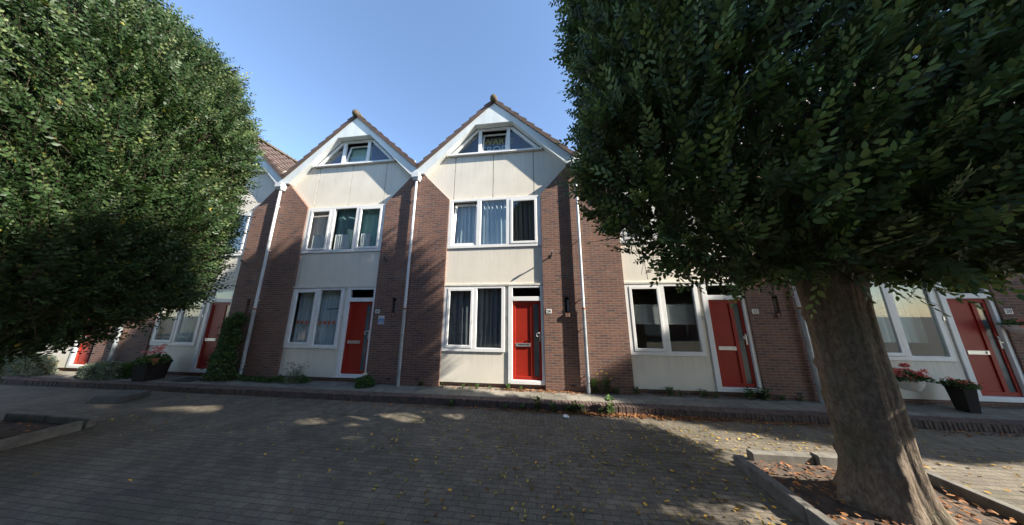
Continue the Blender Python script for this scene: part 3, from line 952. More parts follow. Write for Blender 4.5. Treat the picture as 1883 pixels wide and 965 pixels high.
def tree_bed(cx, cy, hw, label, broken=False):
    t = thing("tree_bed", label, "tree bed", (cx, cy, ROAD), 0, "kerbed tree beds")
    r = random.Random(int(cx * 10))
    def stone(x, y, ln, along_x, dz=0.0):
        m = cached(("stone", round(ln, 2)), lambda: MB().box(-ln / 2, ln / 2, -.06, .06, -.10, .165).mesh("edging_stone", M["concrete"], bevel=.014))
        o = obj("edging_stone", m, t, (x, y, dz), (0 if along_x else math.pi / 2) + r.uniform(-.012, .012))
    ln = 2 * hw / 2 - .012
    for sgn in (-1, 1):
        for i in (-1, 1):
            if not (broken and sgn == 1 and i == -1):
                stone(i * hw / 2, sgn * hw, ln, True, r.uniform(-.015, .01))
            stone(sgn * (hw + .0), i * (hw / 2 - .06), ln - .12, False, r.uniform(-.015, .01))
    if broken: stone(-.42, hw + .03, .82, True, -.02)
    n = 16; sb = MB()
    for j in range(n + 1):
        for i in range(n + 1):
            px, py = -hw + 2 * hw * i / n, -hw + 2 * hw * j / n
            d = math.hypot(px, py)
            sb.v.append((px, py, .03 + .09 * math.exp(-d * d * 1.6) + r.uniform(-.012, .012)))
    for j in range(n):
        for i in range(n):
            a = j * (n + 1) + i; sb.face([a, a + 1, a + n + 2, a + n + 1])
    obj("soil", sb.mesh("soil", M["soil"], smooth=True), t)
    return t
tree_bed(8.0, -3.5, 1.10, "square kerbed bed of bare soil round the near tree trunk", True)
tree_bed(-5.85, -3.82, 1.10, "square kerbed bed of bare soil under the rounded tree")
tree_bed(22.4, -3.5, 1.10, "square kerbed bed of bare soil under the tree past the open end of the row")

# little concrete ramp against the kerb
rp = MB()
rp.hexa([(-.42, -.28, 0), (.42, -.28, 0), (.42, .28, 0), (-.42, .28, 0), (-.38, -.16, .14), (.38, -.16, .14), (.40, .28, .155), (-.40, .28, .155)])
thing("kerb_ramp", "low dark concrete ramp block lying on the road against the kerb", "ramp", (-6.72, -1.52, ROAD), .08, None, rp.mesh("kerb_ramp", M["ramp"], bevel=.015))

# ------------------------------------------------------------------ trees
def crown_depth(p, c, a, bq, z0, zt, zs, pw=2.0, q=1.5, sag=0.0, lumpy=1.0):
    """rough distance inside the crown surface (positive inside)"""
    z = p[:, 2]
    up = np.clip((z - zs) / (zt - zs), 0, 1)
    s = np.clip(1 - up ** pw, 0, 1) ** (1 / q)
    lo = np.clip((z - z0 + sag) / 1.5, 0, 1)
    s = s * (.60 + .40 * (1 - (1 - lo) ** 2.2))
    dx, dy = (p[:, 0] - c[0]), (p[:, 1] - c[1])
    r = (np.abs(dx / a) ** 3.2 + np.abs(dy / bq) ** 3.2) ** (1 / 3.2)
    lump = .10 * np.sin(1.9 * p[:, 0] + 1.3 * z) * np.sin(1.6 * p[:, 1] + 2.1 * z + .7) + .06 * np.sin(4.3 * p[:, 0] + 2.2) * np.sin(3.9 * z + 3.1 * p[:, 1])
    lump = lump * lumpy
    d_side = (s - r) * min(a, bq) * .95 + lump
    zz = z0 - sag * np.clip((c[1] + .75 - p[:, 1]) / .6, 0, 1) * (np.sin(3.1 * p[:, 0] + 1.0) * .35 + .75)
    d_bot = z - zz + lump
    d_top = (zt - z)
    return np.minimum(np.minimum(d_side, d_bot), d_top)

def make_crown(name, c, a, bq, z0, zt, zs, nshoot, rng, leaf_len, tv, tf, mat, tunnels=None, extra=300, nleaf=11, pw=2.0, q=1.5, deep=.10, twigs=True, shell=.30, sag=0.0, lumpy=1.0, ex_scale=1.0):
    f = lambda p: crown_depth(p, c, a, bq, z0, zt, zs, pw, q, sag, lumpy)
    pts = []
    need = nshoot
    while need > 0:
        m = 400000
        p = np.stack([rng.uniform(c[0] - a - .3, c[0] + a + .3, m), rng.uniform(c[1] - bq - .3, c[1] + bq + .3, m), rng.uniform(z0 - .2 - sag, zt, m)], 1)
        d = f(p)
        pr = np.where(d > 0, np.exp(-d / shell) + deep * (d < 1.3), 0) * (1 - .5 * np.clip((p[:, 2] - zs) / (zt - zs), 0, 1))
        k = rng.random(m) < pr
        p = p[k][:need]
        pts.append(p); need -= len(p)
    P = np.concatenate(pts)
    e = .05
    d0 = f(P)
    G = np.stack([f(P + np.array(v)) - d0 for v in ((e, 0, 0), (0, e, 0), (0, 0, e))], 1) / e
    out = unit(-G)
    n = len(P)
    rnd = unit(rng.normal(size=(n, 3)))
    up = np.array([0, 0, 1.0])
    Dv = unit(out * .60 + up * .62 + rnd * .45)
    Ln = rng.uniform(.22, .46, n)
    # long shoots that stand proud of the clipped face
    ex = rng.choice(np.nonzero(d0 < .12)[0], extra)
    D2 = unit(out[ex] * .62 + up * .72 + rnd[ex] * .32)
    P = np.concatenate([P, P[ex]]); out = np.concatenate([out, out[ex]]); Dv = np.concatenate([Dv, D2]); Ln = np.concatenate([Ln, rng.uniform(.34, .62, extra)])
    isx = np.arange(len(P)) >= (len(P) - extra)
    d0 = np.concatenate([d0, d0[ex]])
    n = len(P)
    if tunnels is not None:
        keep = ~tunnels(P + Dv * (Ln * .5)[:, None])
        P, out, Dv, Ln, d0, isx = P[keep], out[keep], Dv[keep], Ln[keep], d0[keep], isx[keep]; n = len(P)
    pn = out * .75 + up * .45 + rng.normal(size=(n, 3)) * .32
    pn = unit(pn - Dv * np.sum(pn * Dv, 1, keepdims=True))
    side = np.cross(Dv, pn)
    sh_t = np.clip(rng.normal(.36, .17, n), 0, 1) + .42 * isx
    grow = 1 + (ex_scale - 1) * isx
    noise_k = 1 - .45 * isx
    LP, LD, LN, LL, LT = [], [], [], [], []
    droop = rng.uniform(-.12, .05, n)
    for j in range(nleaf):
        t = (j + 1) / nleaf
        base = P + Dv * (Ln * t)[:, None] + up * (droop * t * t * Ln)[:, None]
        sgn = 1 if j % 2 else -1
        if j == nleaf - 1: ax = Dv
        else: ax = Dv * (.55 + .25 * t) + side * sgn * (.95 - .15 * t)
        ax = ax + rng.normal(size=(n, 3)) * .14 * noise_k[:, None] - up * .06
        nn = pn + rng.normal(size=(n, 3)) * .24 * noise_k[:, None]
        ll = grow * leaf_len * (1.05 - .45 * t ** 2) * rng.uniform(.75, 1.2, n)
        LP.append(base); LD.append(ax); LN.append(nn); LL.append(ll)
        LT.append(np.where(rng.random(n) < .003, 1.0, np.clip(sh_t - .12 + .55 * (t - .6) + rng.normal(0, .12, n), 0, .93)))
    LP, LD, LN, LL, LT = (np.concatenate(q_) for q_ in (LP, LD, LN, LL, LT))
    if tunnels is not None:
        k = ~tunnels(LP + unit(LD) * (LL * .5)[:, None])
        LP, LD, LN, LL, LT = LP[k], LD[k], LN[k], LL[k], LT[k]
    arr = leaf_arrays(LP, LD, LN, LL, LT, tv, tf)
    me = array_mesh(name, arr, mat)
    tw = None
    if twigs:
        tvv = np.array([(-.5, .008, 0), (-.5, -.008, 0), (1, -.004, 0), (1, .004, 0), (-.5, 0, .008), (-.5, 0, -.008), (1, 0, -.004), (1, 0, .004)])
        tff = [(0, 1, 2, 3), (4, 5, 6, 7)]
        a1 = leaf_arrays(P, Dv, pn, Ln, np.zeros(n), tvv, tff)
        tw = a1
    return me, tw

def trunk_mesh(base, top_z, r0, r1, limbs, seed, lean=(0, 0), zc=None):
    """tapered, flared, fluted trunk that runs on into its limbs"""
    r = random.Random(seed)
    b = MB()
    n, m = 110, 90
    ph = [r.uniform(0, 6.28) for _ in range(6)]
    knots = [(r.uniform(0, 6.28), r.uniform(.4, 2.3), r.uniform(.05, .11), r.choice((-.09, .10, .13))) for _ in range(16)] + [(k * 1.05 + r.uniform(-.2, .2), 0, .22, .16) for k in range(6)]
    base = Vector(base)
    for j in range(m + 1):
        t = j / m; z = base.z - .12 + (top_z - base.z + .12) * t
        h = z - base.z
        rad = r1 + (r0 - r1) * (1 - t) ** 1.2 + .07 * math.exp(-max(h, 0) * 3.0) + .03 * max(0, t - .72) / .28
        cx = base.x + lean[0] * t; cy = base.y + lean[1] * t
        for k in range(n):
            a = 2 * math.pi * k / n
            fl = 1 + .05 * math.sin(3 * a + ph[0]) + .035 * math.sin(5 * a + ph[1] + .5 * h) + .025 * math.sin(9 * a + ph[2] - .8 * h) + .10 * math.exp(-max(h, 0) * 3) * math.sin(5 * a + ph[3])
            fl += .02 * math.sin(4 * h + 2 * a + ph[4]) + .012 * math.sin(17 * a + 2.3 * math.sin(1.7 * h + ph[5])) * math.sin(3.1 * h + 4 * a) + .010 * math.sin(29 * a + 3 * math.sin(2.1 * h + ph[1])) + r.uniform(-.004, .004)
            for (ka, kz, kr, kh) in knots:
                da = (a - ka + math.pi) % (2 * math.pi) - math.pi
                fl += kh * math.exp(-((da * rad) ** 2 + (h - kz) ** 2) / (kr * kr))
            b.v.append((cx + rad * fl * math.cos(a), cy + rad * fl * math.sin(a), z))
    for j in range(m):
        for k in range(n):
            b.face([j * n + k, j * n + (k + 1) % n, (j + 1) * n + (k + 1) % n, (j + 1) * n + k])
    b.face([m * n + k for k in range(n)])
    me = b.mesh("trunk", M["bark"], smooth=True)
    top = Vector((base.x + lean[0], base.y + lean[1], top_z))
    return me, top

def branches_mesh(top, c, a, bq, z0, zt, zs, seed, twig=None, nl=9, ns=7):
    r = random.Random(seed)
    b = MB()
    for i in range(nl):
        an = 2 * math.pi * (i + r.uniform(-.25, .25)) / nl
        el = r.uniform(.15, 1.2) if i else 1.4
        if i % 3 == 0: el = r.uniform(.08, .3)
        ex = c[0] + a * .52 * math.cos(an) * math.cos(el * .7); ey = c[1] + bq * .45 * math.sin(an) * math.cos(el * .7)
        ez = z0 + .6 + (zs - z0 + .8) * (el / 1.4)
        end = Vector((ex, ey, ez)); st = top + Vector((.15 * math.cos(an), .15 * math.sin(an), -.15))
        pts = []
        for t in np.linspace(0, 1, 7):
            p = st.lerp(end, t) + Vector((r.uniform(-.1, .1), r.uniform(-.1, .1), .55 * math.sin(t * math.pi) * (1 - el / 2) * .6 + r.uniform(-.06, .06))) * (0 if t == 0 else 1)
            pts.append(p)
        rad = [.14 * (1 - .82 * t) + .012 for t in np.linspace(0, 1, 7)]
        b.tube(pts, rad, 8)
        for s in range(ns):
            t = r.uniform(.25, .95); k = min(5, int(t * 6)); p0 = pts[k].lerp(pts[k + 1], t * 6 - k)
            dr = Vector((r.uniform(-1, 1), r.uniform(-1, 1), r.uniform(-.35, .9))).normalized()
            ln = r.uniform(.4, .8)
            q = [p0, p0 + dr * ln * .5 + Vector((0, 0, r.uniform(-.08, .08))), p0 + dr * ln + Vector((0, 0, r.uniform(-.1, .15)))]
            b.tube(q, [.028, .018, .008], 5)
    me = b.mesh("branches", M["twig"], smooth=True)
    return me

def tree(name, label, base, c, a, bq, z0, zt, zs, crown_mesh, twig_arr, seed, r0, r1, lean, group="clipped street trees", ttop=None):
    t = thing(name, label, "tree", base, 0, group)
    off = Vector(base)
    tm, top = trunk_mesh((0, 0, 0), (ttop or z0 + .45) - base[2], r0, r1, None, seed, lean)
    obj("trunk", tm, t)
    cl = (c[0] - base[0], c[1] - base[1])
    obj("branches", branches_mesh(top, cl, a, bq, z0 - base[2], zt - base[2], zs - base[2], seed + 1), t)
    cm = obj("crown", crown_mesh, t, tuple(-off))
    if twig_arr is not None:
        obj("twigs", array_mesh("twigs", twig_arr, M["twig"]), cm)
    return t

# streaks of window-reflected sun, shaped here as gaps cut through the near crown
STREAKS = [  # on the ground: two ends and half width
    ((-1.03, -2.08), (1.6, -1.35), .045), ((.11, -1.97), (2.36, -1.40), .04), ((-1.28, -2.76), (-.15, -2.48), .045), ((.21, -2.71), (.88, -2.53), .05),
    ((-9.18, -2.07), (-7.89, -1.75), .05), ((-6.09, -2.18), (-3.55, -1.63), .045), ((-4.98, -2.11), (-3.33, -1.77), .04)]
SDIR = np.array(SUN)
def tunnels(p):
    tt = (p[:, 2] - ROAD) / SDIR[2]
    g = (p - SDIR[None, :] * tt[:, None])[:, :2]
    hit = np.zeros(len(p), bool)
    for (a, b, hw) in STREAKS:
        a = np.array(a); b = np.array(b); L_ = np.linalg.norm(b - a); u = (b - a) / L_
        al = (g - a) @ u; ac = (g - a) @ np.array([-u[1], u[0]])
        hit |= (al > 0) & (al < L_) & (np.abs(ac) < hw + .13)
    return hit

NEAR = dict(c=(8.42, -3.49), a=3.56, bq=1.12, z0=2.47, zt=13.0, zs=8.4)
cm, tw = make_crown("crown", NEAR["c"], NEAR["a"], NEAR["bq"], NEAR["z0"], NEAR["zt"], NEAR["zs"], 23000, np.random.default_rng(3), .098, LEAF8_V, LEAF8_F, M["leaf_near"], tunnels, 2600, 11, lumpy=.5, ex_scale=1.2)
near_tree = tree("clipped_tree", "big box clipped tree close by with a thick bare trunk in a kerbed bed", (7.88, -3.25, ROAD), crown_mesh=cm, twig_arr=tw, seed=5, r0=.272, r1=.262, lean=(-.02, -.02), **NEAR)
FAR = dict(c=(-5.95, -3.85), a=3.65, bq=1.5, z0=2.08, zt=9.0, zs=5.3)
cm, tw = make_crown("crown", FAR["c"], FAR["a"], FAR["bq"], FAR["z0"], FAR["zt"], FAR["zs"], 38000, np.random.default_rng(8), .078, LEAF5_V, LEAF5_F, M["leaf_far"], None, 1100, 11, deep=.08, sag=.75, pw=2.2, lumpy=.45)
far_tree = tree("clipped_tree", "sunlit clipped tree with a rounded top, its leaves hanging low before the farther red doors", (-6.3, -4.0, ROAD), crown_mesh=cm, twig_arr=tw, seed=9, r0=.36, r1=.3, lean=(0, -.1), **FAR)
c = copy_tree(far_tree); c.location = (3.55, -11.3, ROAD); c.rotation_euler = (0, 0, math.pi); c.scale = (.52, .7, 1.27)
c["label"] = "tall narrow tree on the far side of the street, seen only as a reflection"; c["group"] = "trees across the street"
# next tree of the row, past the frame, whose shade falls on the last houses
c = copy_tree(near_tree); c.location = (22.4, -3.05, ROAD); c.scale = (1, .95, .86)
c["label"] = "box clipped tree standing past the open end of the row, beyond the red flowers"
for (x, y) in ((-3.6, -10.8), (-15.5, -10.8)):  # reflected trees, more and larger ones added to hold back skylight
    c = copy_tree(far_tree); c.location = (x, y, ROAD); c.rotation_euler = (0, 0, math.pi); c.scale = (.8, .85, 1.0)
    c["label"] = "clipped tree on the far side of the street, seen only as a reflection"; c["group"] = "trees across the street"

c = copy_tree(far_tree); c.location = (14.6, -8.0, ROAD); c.rotation_euler = (0, 0, 0); c.scale = (.6, 1.15, 1.6)  # unseen tree, added and stretched to throw shade over the road
c["label"] = "tall tree on the far side of the street, beyond the picture's edge"; c["group"] = "trees across the street"

# ------------------------------------------------------------------ plants
def foliage(n, fn, leaf, tv, tf, rng, up_bias=.5, tmean=.5):
    P, O = fn(n, rng)
    D = unit(O * .7 + np.array([0, 0, up_bias]) + rng.normal(size=(n, 3)) * .5)
    Nn = unit(O * .5 + np.array([0, 0, .6]) + rng.normal(size=(n, 3)) * .4)
    return leaf_arrays(P, D, Nn, leaf * rng.uniform(.6, 1.25, n), np.clip(rng.normal(tmean, .25, n), 0, 1), tv, tf)

def blob(rx, ry, rz, z0=0.0, shell=.35):
    def f(n, rng):
        d = unit(rng.normal(size=(n, 3))); d[:, 2] = np.abs(d[:, 2]) * 1.0 - .1
        r = 1 - shell * rng.random(n) ** 1.5
        r = r * (1 + .15 * np.sin(5 * d[:, 0] + 3 * d[:, 1]) * np.sin(4 * d[:, 2] + 2 * d[:, 0]))
        P = d * r[:, None] * np.array([rx, ry, rz]); P[:, 2] = np.maximum(P[:, 2], 0) + z0
        return P, d
    return f

def slabfol(x0, x1, y0, y1, z0, z1):
    def f(n, rng):
        P = np.stack([rng.uniform(x0, x1, n), rng.uniform(y0, y1, n), rng.uniform(z0, z1, n)], 1)
        w = .06 * np.sin(7 * P[:, 2]) + .05 * np.sin(13 * P[:, 0] + 3 * P[:, 2]); P[:, 0] += w
        O = np.stack([.4 * rng.normal(size=n), -np.ones(n), .2 * rng.normal(size=n)], 1)
        return P, unit(O)
    return f

def stems(n, h, spread, rng, r=.006):
    b = MB()
    for i in range(n):
        a = rng.uniform(0, 6.28); s = spread * rng.uniform(.2, 1)
        b.tube([(0.02 * math.cos(a), .02 * math.sin(a), -.02), (s * .5 * math.cos(a), s * .5 * math.sin(a), h * .55), (s * math.cos(a), s * math.sin(a), h * rng.uniform(.8, 1.05))], [r, r * .8, r * .4], 4)
    return b

def plant(name, label, cat, loc, parts, group=None, rz=0):
    t = thing(name, label, cat, loc, rz, group)
    for nm, me in parts: obj(nm, me, t)
    return t

# climbing shrub between the red door and the downpipe
rg = np.random.default_rng(21)
def climber(n, rng):
    z = rng.uniform(0, 1.0, n) ** .9
    wdt = .40 + .09 * np.sin(9 * z) + .07 * np.sin(21 * z + 1) - .26 * z ** 2.5
    x = rng.uniform(-1, 1, n) * wdt + .05 * np.sin(14 * z)
    y = -rng.random(n) ** .7 * (.38 - .15 * z) * np.sqrt(np.clip(1 - (x / (wdt + .05)) ** 2, .05, 1))
    x = x + .10 * rng.normal(size=n) * (rng.random(n) < .25); return np.stack([x, y, z * 1.95 + .07 * np.sin(11 * x)], 1), unit(np.stack([x * 1.2, -np.ones(n), .3 * rng.normal(size=n)], 1))
plant("climbing_shrub", "dense dark green climbing shrub on the brick between a red door and a downpipe", "shrub", (-5.82, -.04, PAVE),
      [("foliage", array_mesh("foliage", foliage(5200, climber, .075, LEAF5_V, LEAF5_F, rg, .1, .45), M["leaf_ivy"])),
       ("stem", stems(7, 1.7, .3, random.Random(3), .014).mesh("stem", M["twig"]))])
# silver shrubs in front of the farther houses
for i, (x, y, rx, h, lab) in enumerate(((-9.95, -.35, .95, .50, "low silvery shrub spreading over the pavement beside the black planter"),
                                        (-13.6, -.35, 1.5, .75, "larger grey green shrub at the house wall near the picture edge, beyond the silvery one"))):
    plant("silver_shrub", lab, "shrub", (x, y, PAVE),
          [("foliage", array_mesh("foliage", foliage(3800 if i == 0 else 4200, blob(rx, .34, h), .075, LEAF5_V, LEAF5_F, rg, .6, .55), M["leaf_grey"])),
           ("stem", stems(9, h * .7, rx * .5, random.Random(i), .008).mesh("stem", M["twig"]))])
plant("green_shrub", "green leafy shrub at the brick pier between two houses behind the rounded tree", "shrub", (-9.1, -.22, PAVE),
      [("foliage", array_mesh("foliage", foliage(1500, blob(.4, .25, .55), .07, LEAF5_V, LEAF5_F, rg, .6, .6), M["leaf_weed"])), ("stem", stems(6, .4, .2, random.Random(7)).mesh("stem", M["twig"]))])

def petals(cl, n, r, rng, size=.028):
    """flower heads: small clusters of petals at the points cl"""
    P = np.repeat(np.array(cl), n, 0); d = unit(rng.normal(size=(len(P), 3))); d[:, 2] = np.abs(d[:, 2])
    P = P + d * r * rng.uniform(.5, 1, len(P))[:, None]
    return leaf_arrays(P, unit(d + rng.normal(size=d.shape) * .5), d, size * rng.uniform(.8, 1.3, len(P)), np.clip(rng.normal(.5, .25, len(P)), 0, 1), LEAF5_V, LEAF5_F, 1.5)

def square_pot(w0, w1, h, wall, mat, name="pot"):
    b = MB()
    a, c = w0 / 2, w1 / 2
    b.hexa([(-a, -a, 0), (a, -a, 0), (a, a, 0), (-a, a, 0), (-c, -c, h - .07), (c, -c, h - .07), (c, c, h - .07), (-c, c, h - .07)])
    o = c + .012
    for (x0, x1, y0, y1) in ((-o, o, -o, -o + wall), (-o, o, o - wall, o), (-o, -o + wall, -o + wall, o - wall), (o - wall, o, -o + wall, o - wall)):
        b.box(x0, x1, y0, y1, h - .069, h)
    return b.mesh(name, mat, bevel=.006)

# black planter with pink geraniums
pp = thing("planter", "square black planter of pink geraniums on the pavement under a white framed window", "planter", (-8.05, -.42, PAVE), .05, None)
obj("pot", square_pot(.42, .50, .54, .035, M["pot_dark"]), pp); obj("potting_soil", MB().box(-.21, .21, -.21, .21, .47, .49).mesh("potting_soil", M["soil"]), pp)
r1 = random.Random(12)
heads = [(r1.uniform(-.18, .3), r1.uniform(-.2, .2), r1.uniform(.25, .5)) for _ in range(14)]
plant("geranium", "pink geranium with trailing green leaves growing in the square black planter", "flower", (-8.05, -.42, PAVE + .49),
      [("foliage", array_mesh("foliage", foliage(800, blob(.36, .32, .26), .065, LEAF5_V, LEAF5_F, rg, .3, .6), M["leaf_weed"])),
       *[("flower_head", array_mesh("flower_head", petals([q_], 40, .055, rg, .028), M["petal_pink"])) for q_ in heads], ("stem", stems(9, .35, .2, r1, .005).mesh("stem", M["leaf_weed"]))])
thing("flower_pot", "small terracotta pot standing on the soil of the square black planter", "flower pot", (-7.83, -.52, PAVE + .49), 0, None,
      MB().lathe([(.055, 0), (.075, .12), (.085, .12), (.085, .15), (.07, .15), (.065, .13)], (0, 0, 0), 16).mesh("flower_pot", M["terracotta"]))
thing("doormat", "black doormat on the pavement before the red door beside the climbing shrub", "doormat", (-6.75, -.30, PAVE + .003), 0, None,
      MB().box(-.36, .36, -.2, .2, 0, .018).mesh("doormat", M["mat"], bevel=.005))

# plants before the bunting house
def lowcover(n, rng):
    x = rng.uniform(-1.4, 1.1, n); hgt = (.10 + .06 * np.sin(3 * x) + .04 * np.sin(8.3 * x + 1))
    P = np.stack([x, -.02 - .30 * rng.random(n) * (1 - .3 * np.abs(x)).clip(.3, 1), hgt * rng.random(n)], 1)
    return P, unit(np.stack([rng.normal(size=n) * .3, -np.ones(n) * .4, np.ones(n)], 1))
cov = thing("ground_cover", "low green creeping plants along the foot of the cream panel under the bunting window", "ground cover", (-3.9, -.0, PAVE), 0, None,
            array_mesh("ground_cover", foliage(2600, lowcover, .05, LEAF5_V, LEAF5_F, rg, .5, .5), M["leaf_weed"]))
cov["kind"] = "stuff"
plant("lavender_bush", "greyish seeding bush with dry stalks under the bunting window", "bush", (-3.25, -.17, PAVE),
      [("foliage", array_mesh("foliage", foliage(1500, blob(.30, .19, .40), .055, BLADE_V, BLADE_F, rg, .9, .5), M["leaf_grey"])),
       ("stem", stems(26, .52, .32, random.Random(5), .004).mesh("stem", M["leaf_dry"])),
       ("seed_head", array_mesh("seed_head", petals([(random.Random(i).uniform(-.3, .34), random.Random(i + 50).uniform(-.2, .1), random.Random(i + 90).uniform(.38, .56)) for i in range(30)], 9, .02, rg, .02), M["leaf_dry"]))])
plant("flowering_bush", "small leafy bush with one pale flower by the door frame of the bunting house", "bush", (-.92, -.22, PAVE),
      [("foliage", array_mesh("foliage", foliage(1100, blob(.27, .2, .30), .055, LEAF5_V, LEAF5_F, rg, .5, .45), M["leaf_ivy"])),
       *[("flower_head", array_mesh("flower_head", petals([q_], 30, .035, rg, .035), M["petal_white"])) for q_ in ((.04, -.08, .33), (-.06, -.02, .30))], ("stem", stems(7, .25, .15, random.Random(9)).mesh("stem", M["twig"]))])

# flowers before the end house
hp = thing("flower_bowl", "white bowl hung on the cream panel under the window, filled with red flowers", "flower bowl", (12.25, -.13, .30), 0, None)
obj("bowl", MB().lathe([(.10, -.02), (.13, 0), (.19, .12), (.21, .19), (.225, .19), (.225, .215), (.20, .215), (.19, .19)], (0, 0, 0), 24).mesh("bowl", M["pot_white"], smooth=False), hp)
obj("hook", MB().tube([(0, .20, .16), (0, .19, .21), (0, .16, .2)], .008, 6).box(-.012, .012, .165, .178, .0, .16).mesh("hook", M["steel"]), hp)
heads = [(r1.uniform(-.34, .34), r1.uniform(-.2, .12), r1.uniform(.03, .20)) for _ in range(28)] + [(-.05 + .1 * i / 6, -.02, .27 + .02 * (i % 2)) for i in range(6)]
plant("geranium", "red and white geranium growing in the white bowl under the window", "flower", (12.25, -.13, .50),
      [("foliage", array_mesh("foliage", foliage(650, blob(.34, .22, .18), .06, LEAF5_V, LEAF5_F, rg, .2, .35), M["leaf_ivy"])),
       *[("flower_head", array_mesh("flower_head", petals([q_], 34, .05, rg, .026), M["petal_red"])) for q_ in heads], ("stem", stems(9, .2, .25, r1, .004).mesh("stem", M["leaf_weed"]))])
tp = thing("planter", "tall tapered black planter standing by the red door at the picture's edge", "planter", (13.0, -.26, PAVE), 0, None)
obj("pot", square_pot(.19, .25, .55, .025, M["pot_dark"]), tp); obj("potting_soil", MB().box(-.10, .10, -.10, .10, .48, .50).mesh("potting_soil", M["soil"]), tp)
heads = [(r1.uniform(-.2, .2), r1.uniform(-.2, .15), r1.uniform(.03, .14)) for _ in range(14)]
plant("bedding_plant", "low red and pale bedding plant growing in the tall black planter", "flower", (13.0, -.26, PAVE + .50),
      [("foliage", array_mesh("foliage", foliage(420, blob(.22, .2, .12), .05, LEAF5_V, LEAF5_F, rg, .3, .6), M["leaf_weed"])),
       *[("flower_head", array_mesh("flower_head", petals([q_], 16, .03, rg, .022), M["petal_red"])) for q_ in heads], ("stem", stems(6, .1, .12, r1, .004).mesh("stem", M["leaf_weed"]))])
wb = thing("wall_basket", "half round wall basket with pink flowers on the brick at the picture's edge", "basket", (14.62, -.16, 1.50), 0, None)
obj("basket", MB().lathe([(.03, 0), (.10, .04), (.15, .12), (.165, .20), (.15, .20)], (0, 0, 0), 18).mesh("basket", M["cur_taupe"]), wb)
heads = [(r1.uniform(-.18, .25), r1.uniform(-.2, .05), r1.uniform(-.06, .1)) for _ in range(12)]
plant("petunia", "pink flowers spilling from the wall basket on the brick", "flower", (14.62, -.16, 1.70),
      [("foliage", array_mesh("foliage", foliage(380, blob(.2, .15, .12), .05, LEAF5_V, LEAF5_F, rg, .3, .6), M["leaf_weed"])), *[("flower_head", array_mesh("flower_head", petals([q_], 20, .035, rg, .026), M["petal_pink"])) for q_ in heads]])

# weeds in the joints
def weed_mesh(h, n, seed, wide=False):
    rng = np.random.default_rng(seed)
    z = rng.random(n) * h; an = rng.uniform(0, 6.28, n); rad = (.25 if wide else .12) * h * rng.random(n)
    P = np.stack([rad * np.cos(an), rad * np.sin(an) * .7, z * (.8 if wide else 1)], 1)
    D = np.stack([np.cos(an), np.sin(an), .5 * np.ones(n)], 1)
    Nn = np.stack([-.3 * np.cos(an), -.3 * np.sin(an), np.ones(n)], 1) + rng.normal(size=(n, 3)) * .2
    return array_mesh("foliage", leaf_arrays(P, D, Nn, h * .30 * rng.uniform(.6, 1.2, n) + .012, np.clip(rng.normal(.55, .2, n), 0, 1), LEAF5_V, LEAF5_F), M["leaf_weed"])
weeds = [weed_mesh(.34, 60, 1), weed_mesh(.20, 50, 2, True), weed_mesh(.12, 36, 3, True)]
wstem = [stems(4, .32, .08, random.Random(2), .004).mesh("stem", M["leaf_weed"]), stems(4, .15, .08, random.Random(3), .003).mesh("stem", M["leaf_weed"]), stems(3, .09, .05, random.Random(4), .002).mesh("stem", M["leaf_weed"])]
def weed(k, x, y, z, s, label, group):
    t = thing("weed", label, "weed", (x, y, z), random.uniform(0, 6), group)
    f = obj("foliage", weeds[k], t); g = obj("stem", wstem[k], t)
    t.scale = (s, s, s)
gl, gk = "weeds along the foot of the house fronts", "weeds in the gutter below the brick kerb"
for (k, x, s) in ((0, 5.42, 1.0), (0, 5.72, .95), (1, 5.95, .9), (1, 6.45, 1.1), (1, 7.25, 1.2), (2, 7.5, 1.3), (1, 8.05, 1.0), (2, 8.3, 1.2)):
    weed(k, x, -.05 if x < 6.4 else -.0, PAVE, s, "green weed at the wall foot between the downpipe and the slatted blind house's door", gl)
for (k, x, s) in ((2, 1.3, 1.2), (2, 1.9, 1.0), (2, 2.3, 1.1), (2, 2.65, .9), (2, 3.15, 1.5), (2, 3.5, 1.0), (1, .65, .8), (2, 2.1, .7)):
    weed(k, x, -.04, PAVE, s, "small green weed at the wall foot of house 24", gl)
for (k, x, s) in ((1, 9.0, 1.5), (1, 9.35, 1.6), (2, 9.7, 1.3), (2, 10.1, 1.2)):
    weed(k, x, -.06, PAVE, s, "green weed at the brick between the slatted blind house's door and the near trunk", gl)
for (k, x, s) in ((0, 3.95, .8), (1, 4.3, 1.1), (0, 4.78, .7), (1, 4.62, 1.0), (0, 5.55, 1.0), (2, 3.6, 1.3), (2, 3.2, 1.2), (1, 1.9, .9), (2, 5.35, 1.4), (1, 4.95, 1.0)):
    weed(k, x, -.93, ROAD, s, "green weed growing in the gutter under the brick kerb before house 24", gk)
plant("hawkweed", "spindly yellow flowered weed beside the downpipe between house 24 and the slatted blind house", "weed", (5.62, -.10, PAVE),
      [("stem", stems(5, .55, .22, random.Random(6), .004).mesh("stem", M["leaf_weed"])), *[("flower_head", array_mesh("flower_head", petals([q_], 14, .018, rg, .02), M["petal_yellow"])) for q_ in ((.1, 0, .5), (-.12, .02, .46), (.2, -.02, .38), (-.02, -.08, .56))]])

# scrap of paper in the gutter
pb = bmesh.new(); bmesh.ops.create_icosphere(pb, subdivisions=3, radius=.06)
rp_ = random.Random(2)
for v in pb.verts:
    v.co *= 1 + rp_.uniform(-.28, .18); v.co.z *= .55
me = bpy.data.meshes.new("paper_scrap"); pb.to_mesh(me); pb.free(); me.materials.append(M["paper"])
thing("paper_scrap", "crumpled white paper scrap on the road near the kerb", "litter", (4.55, -1.22, ROAD + .035), 0, None, me)

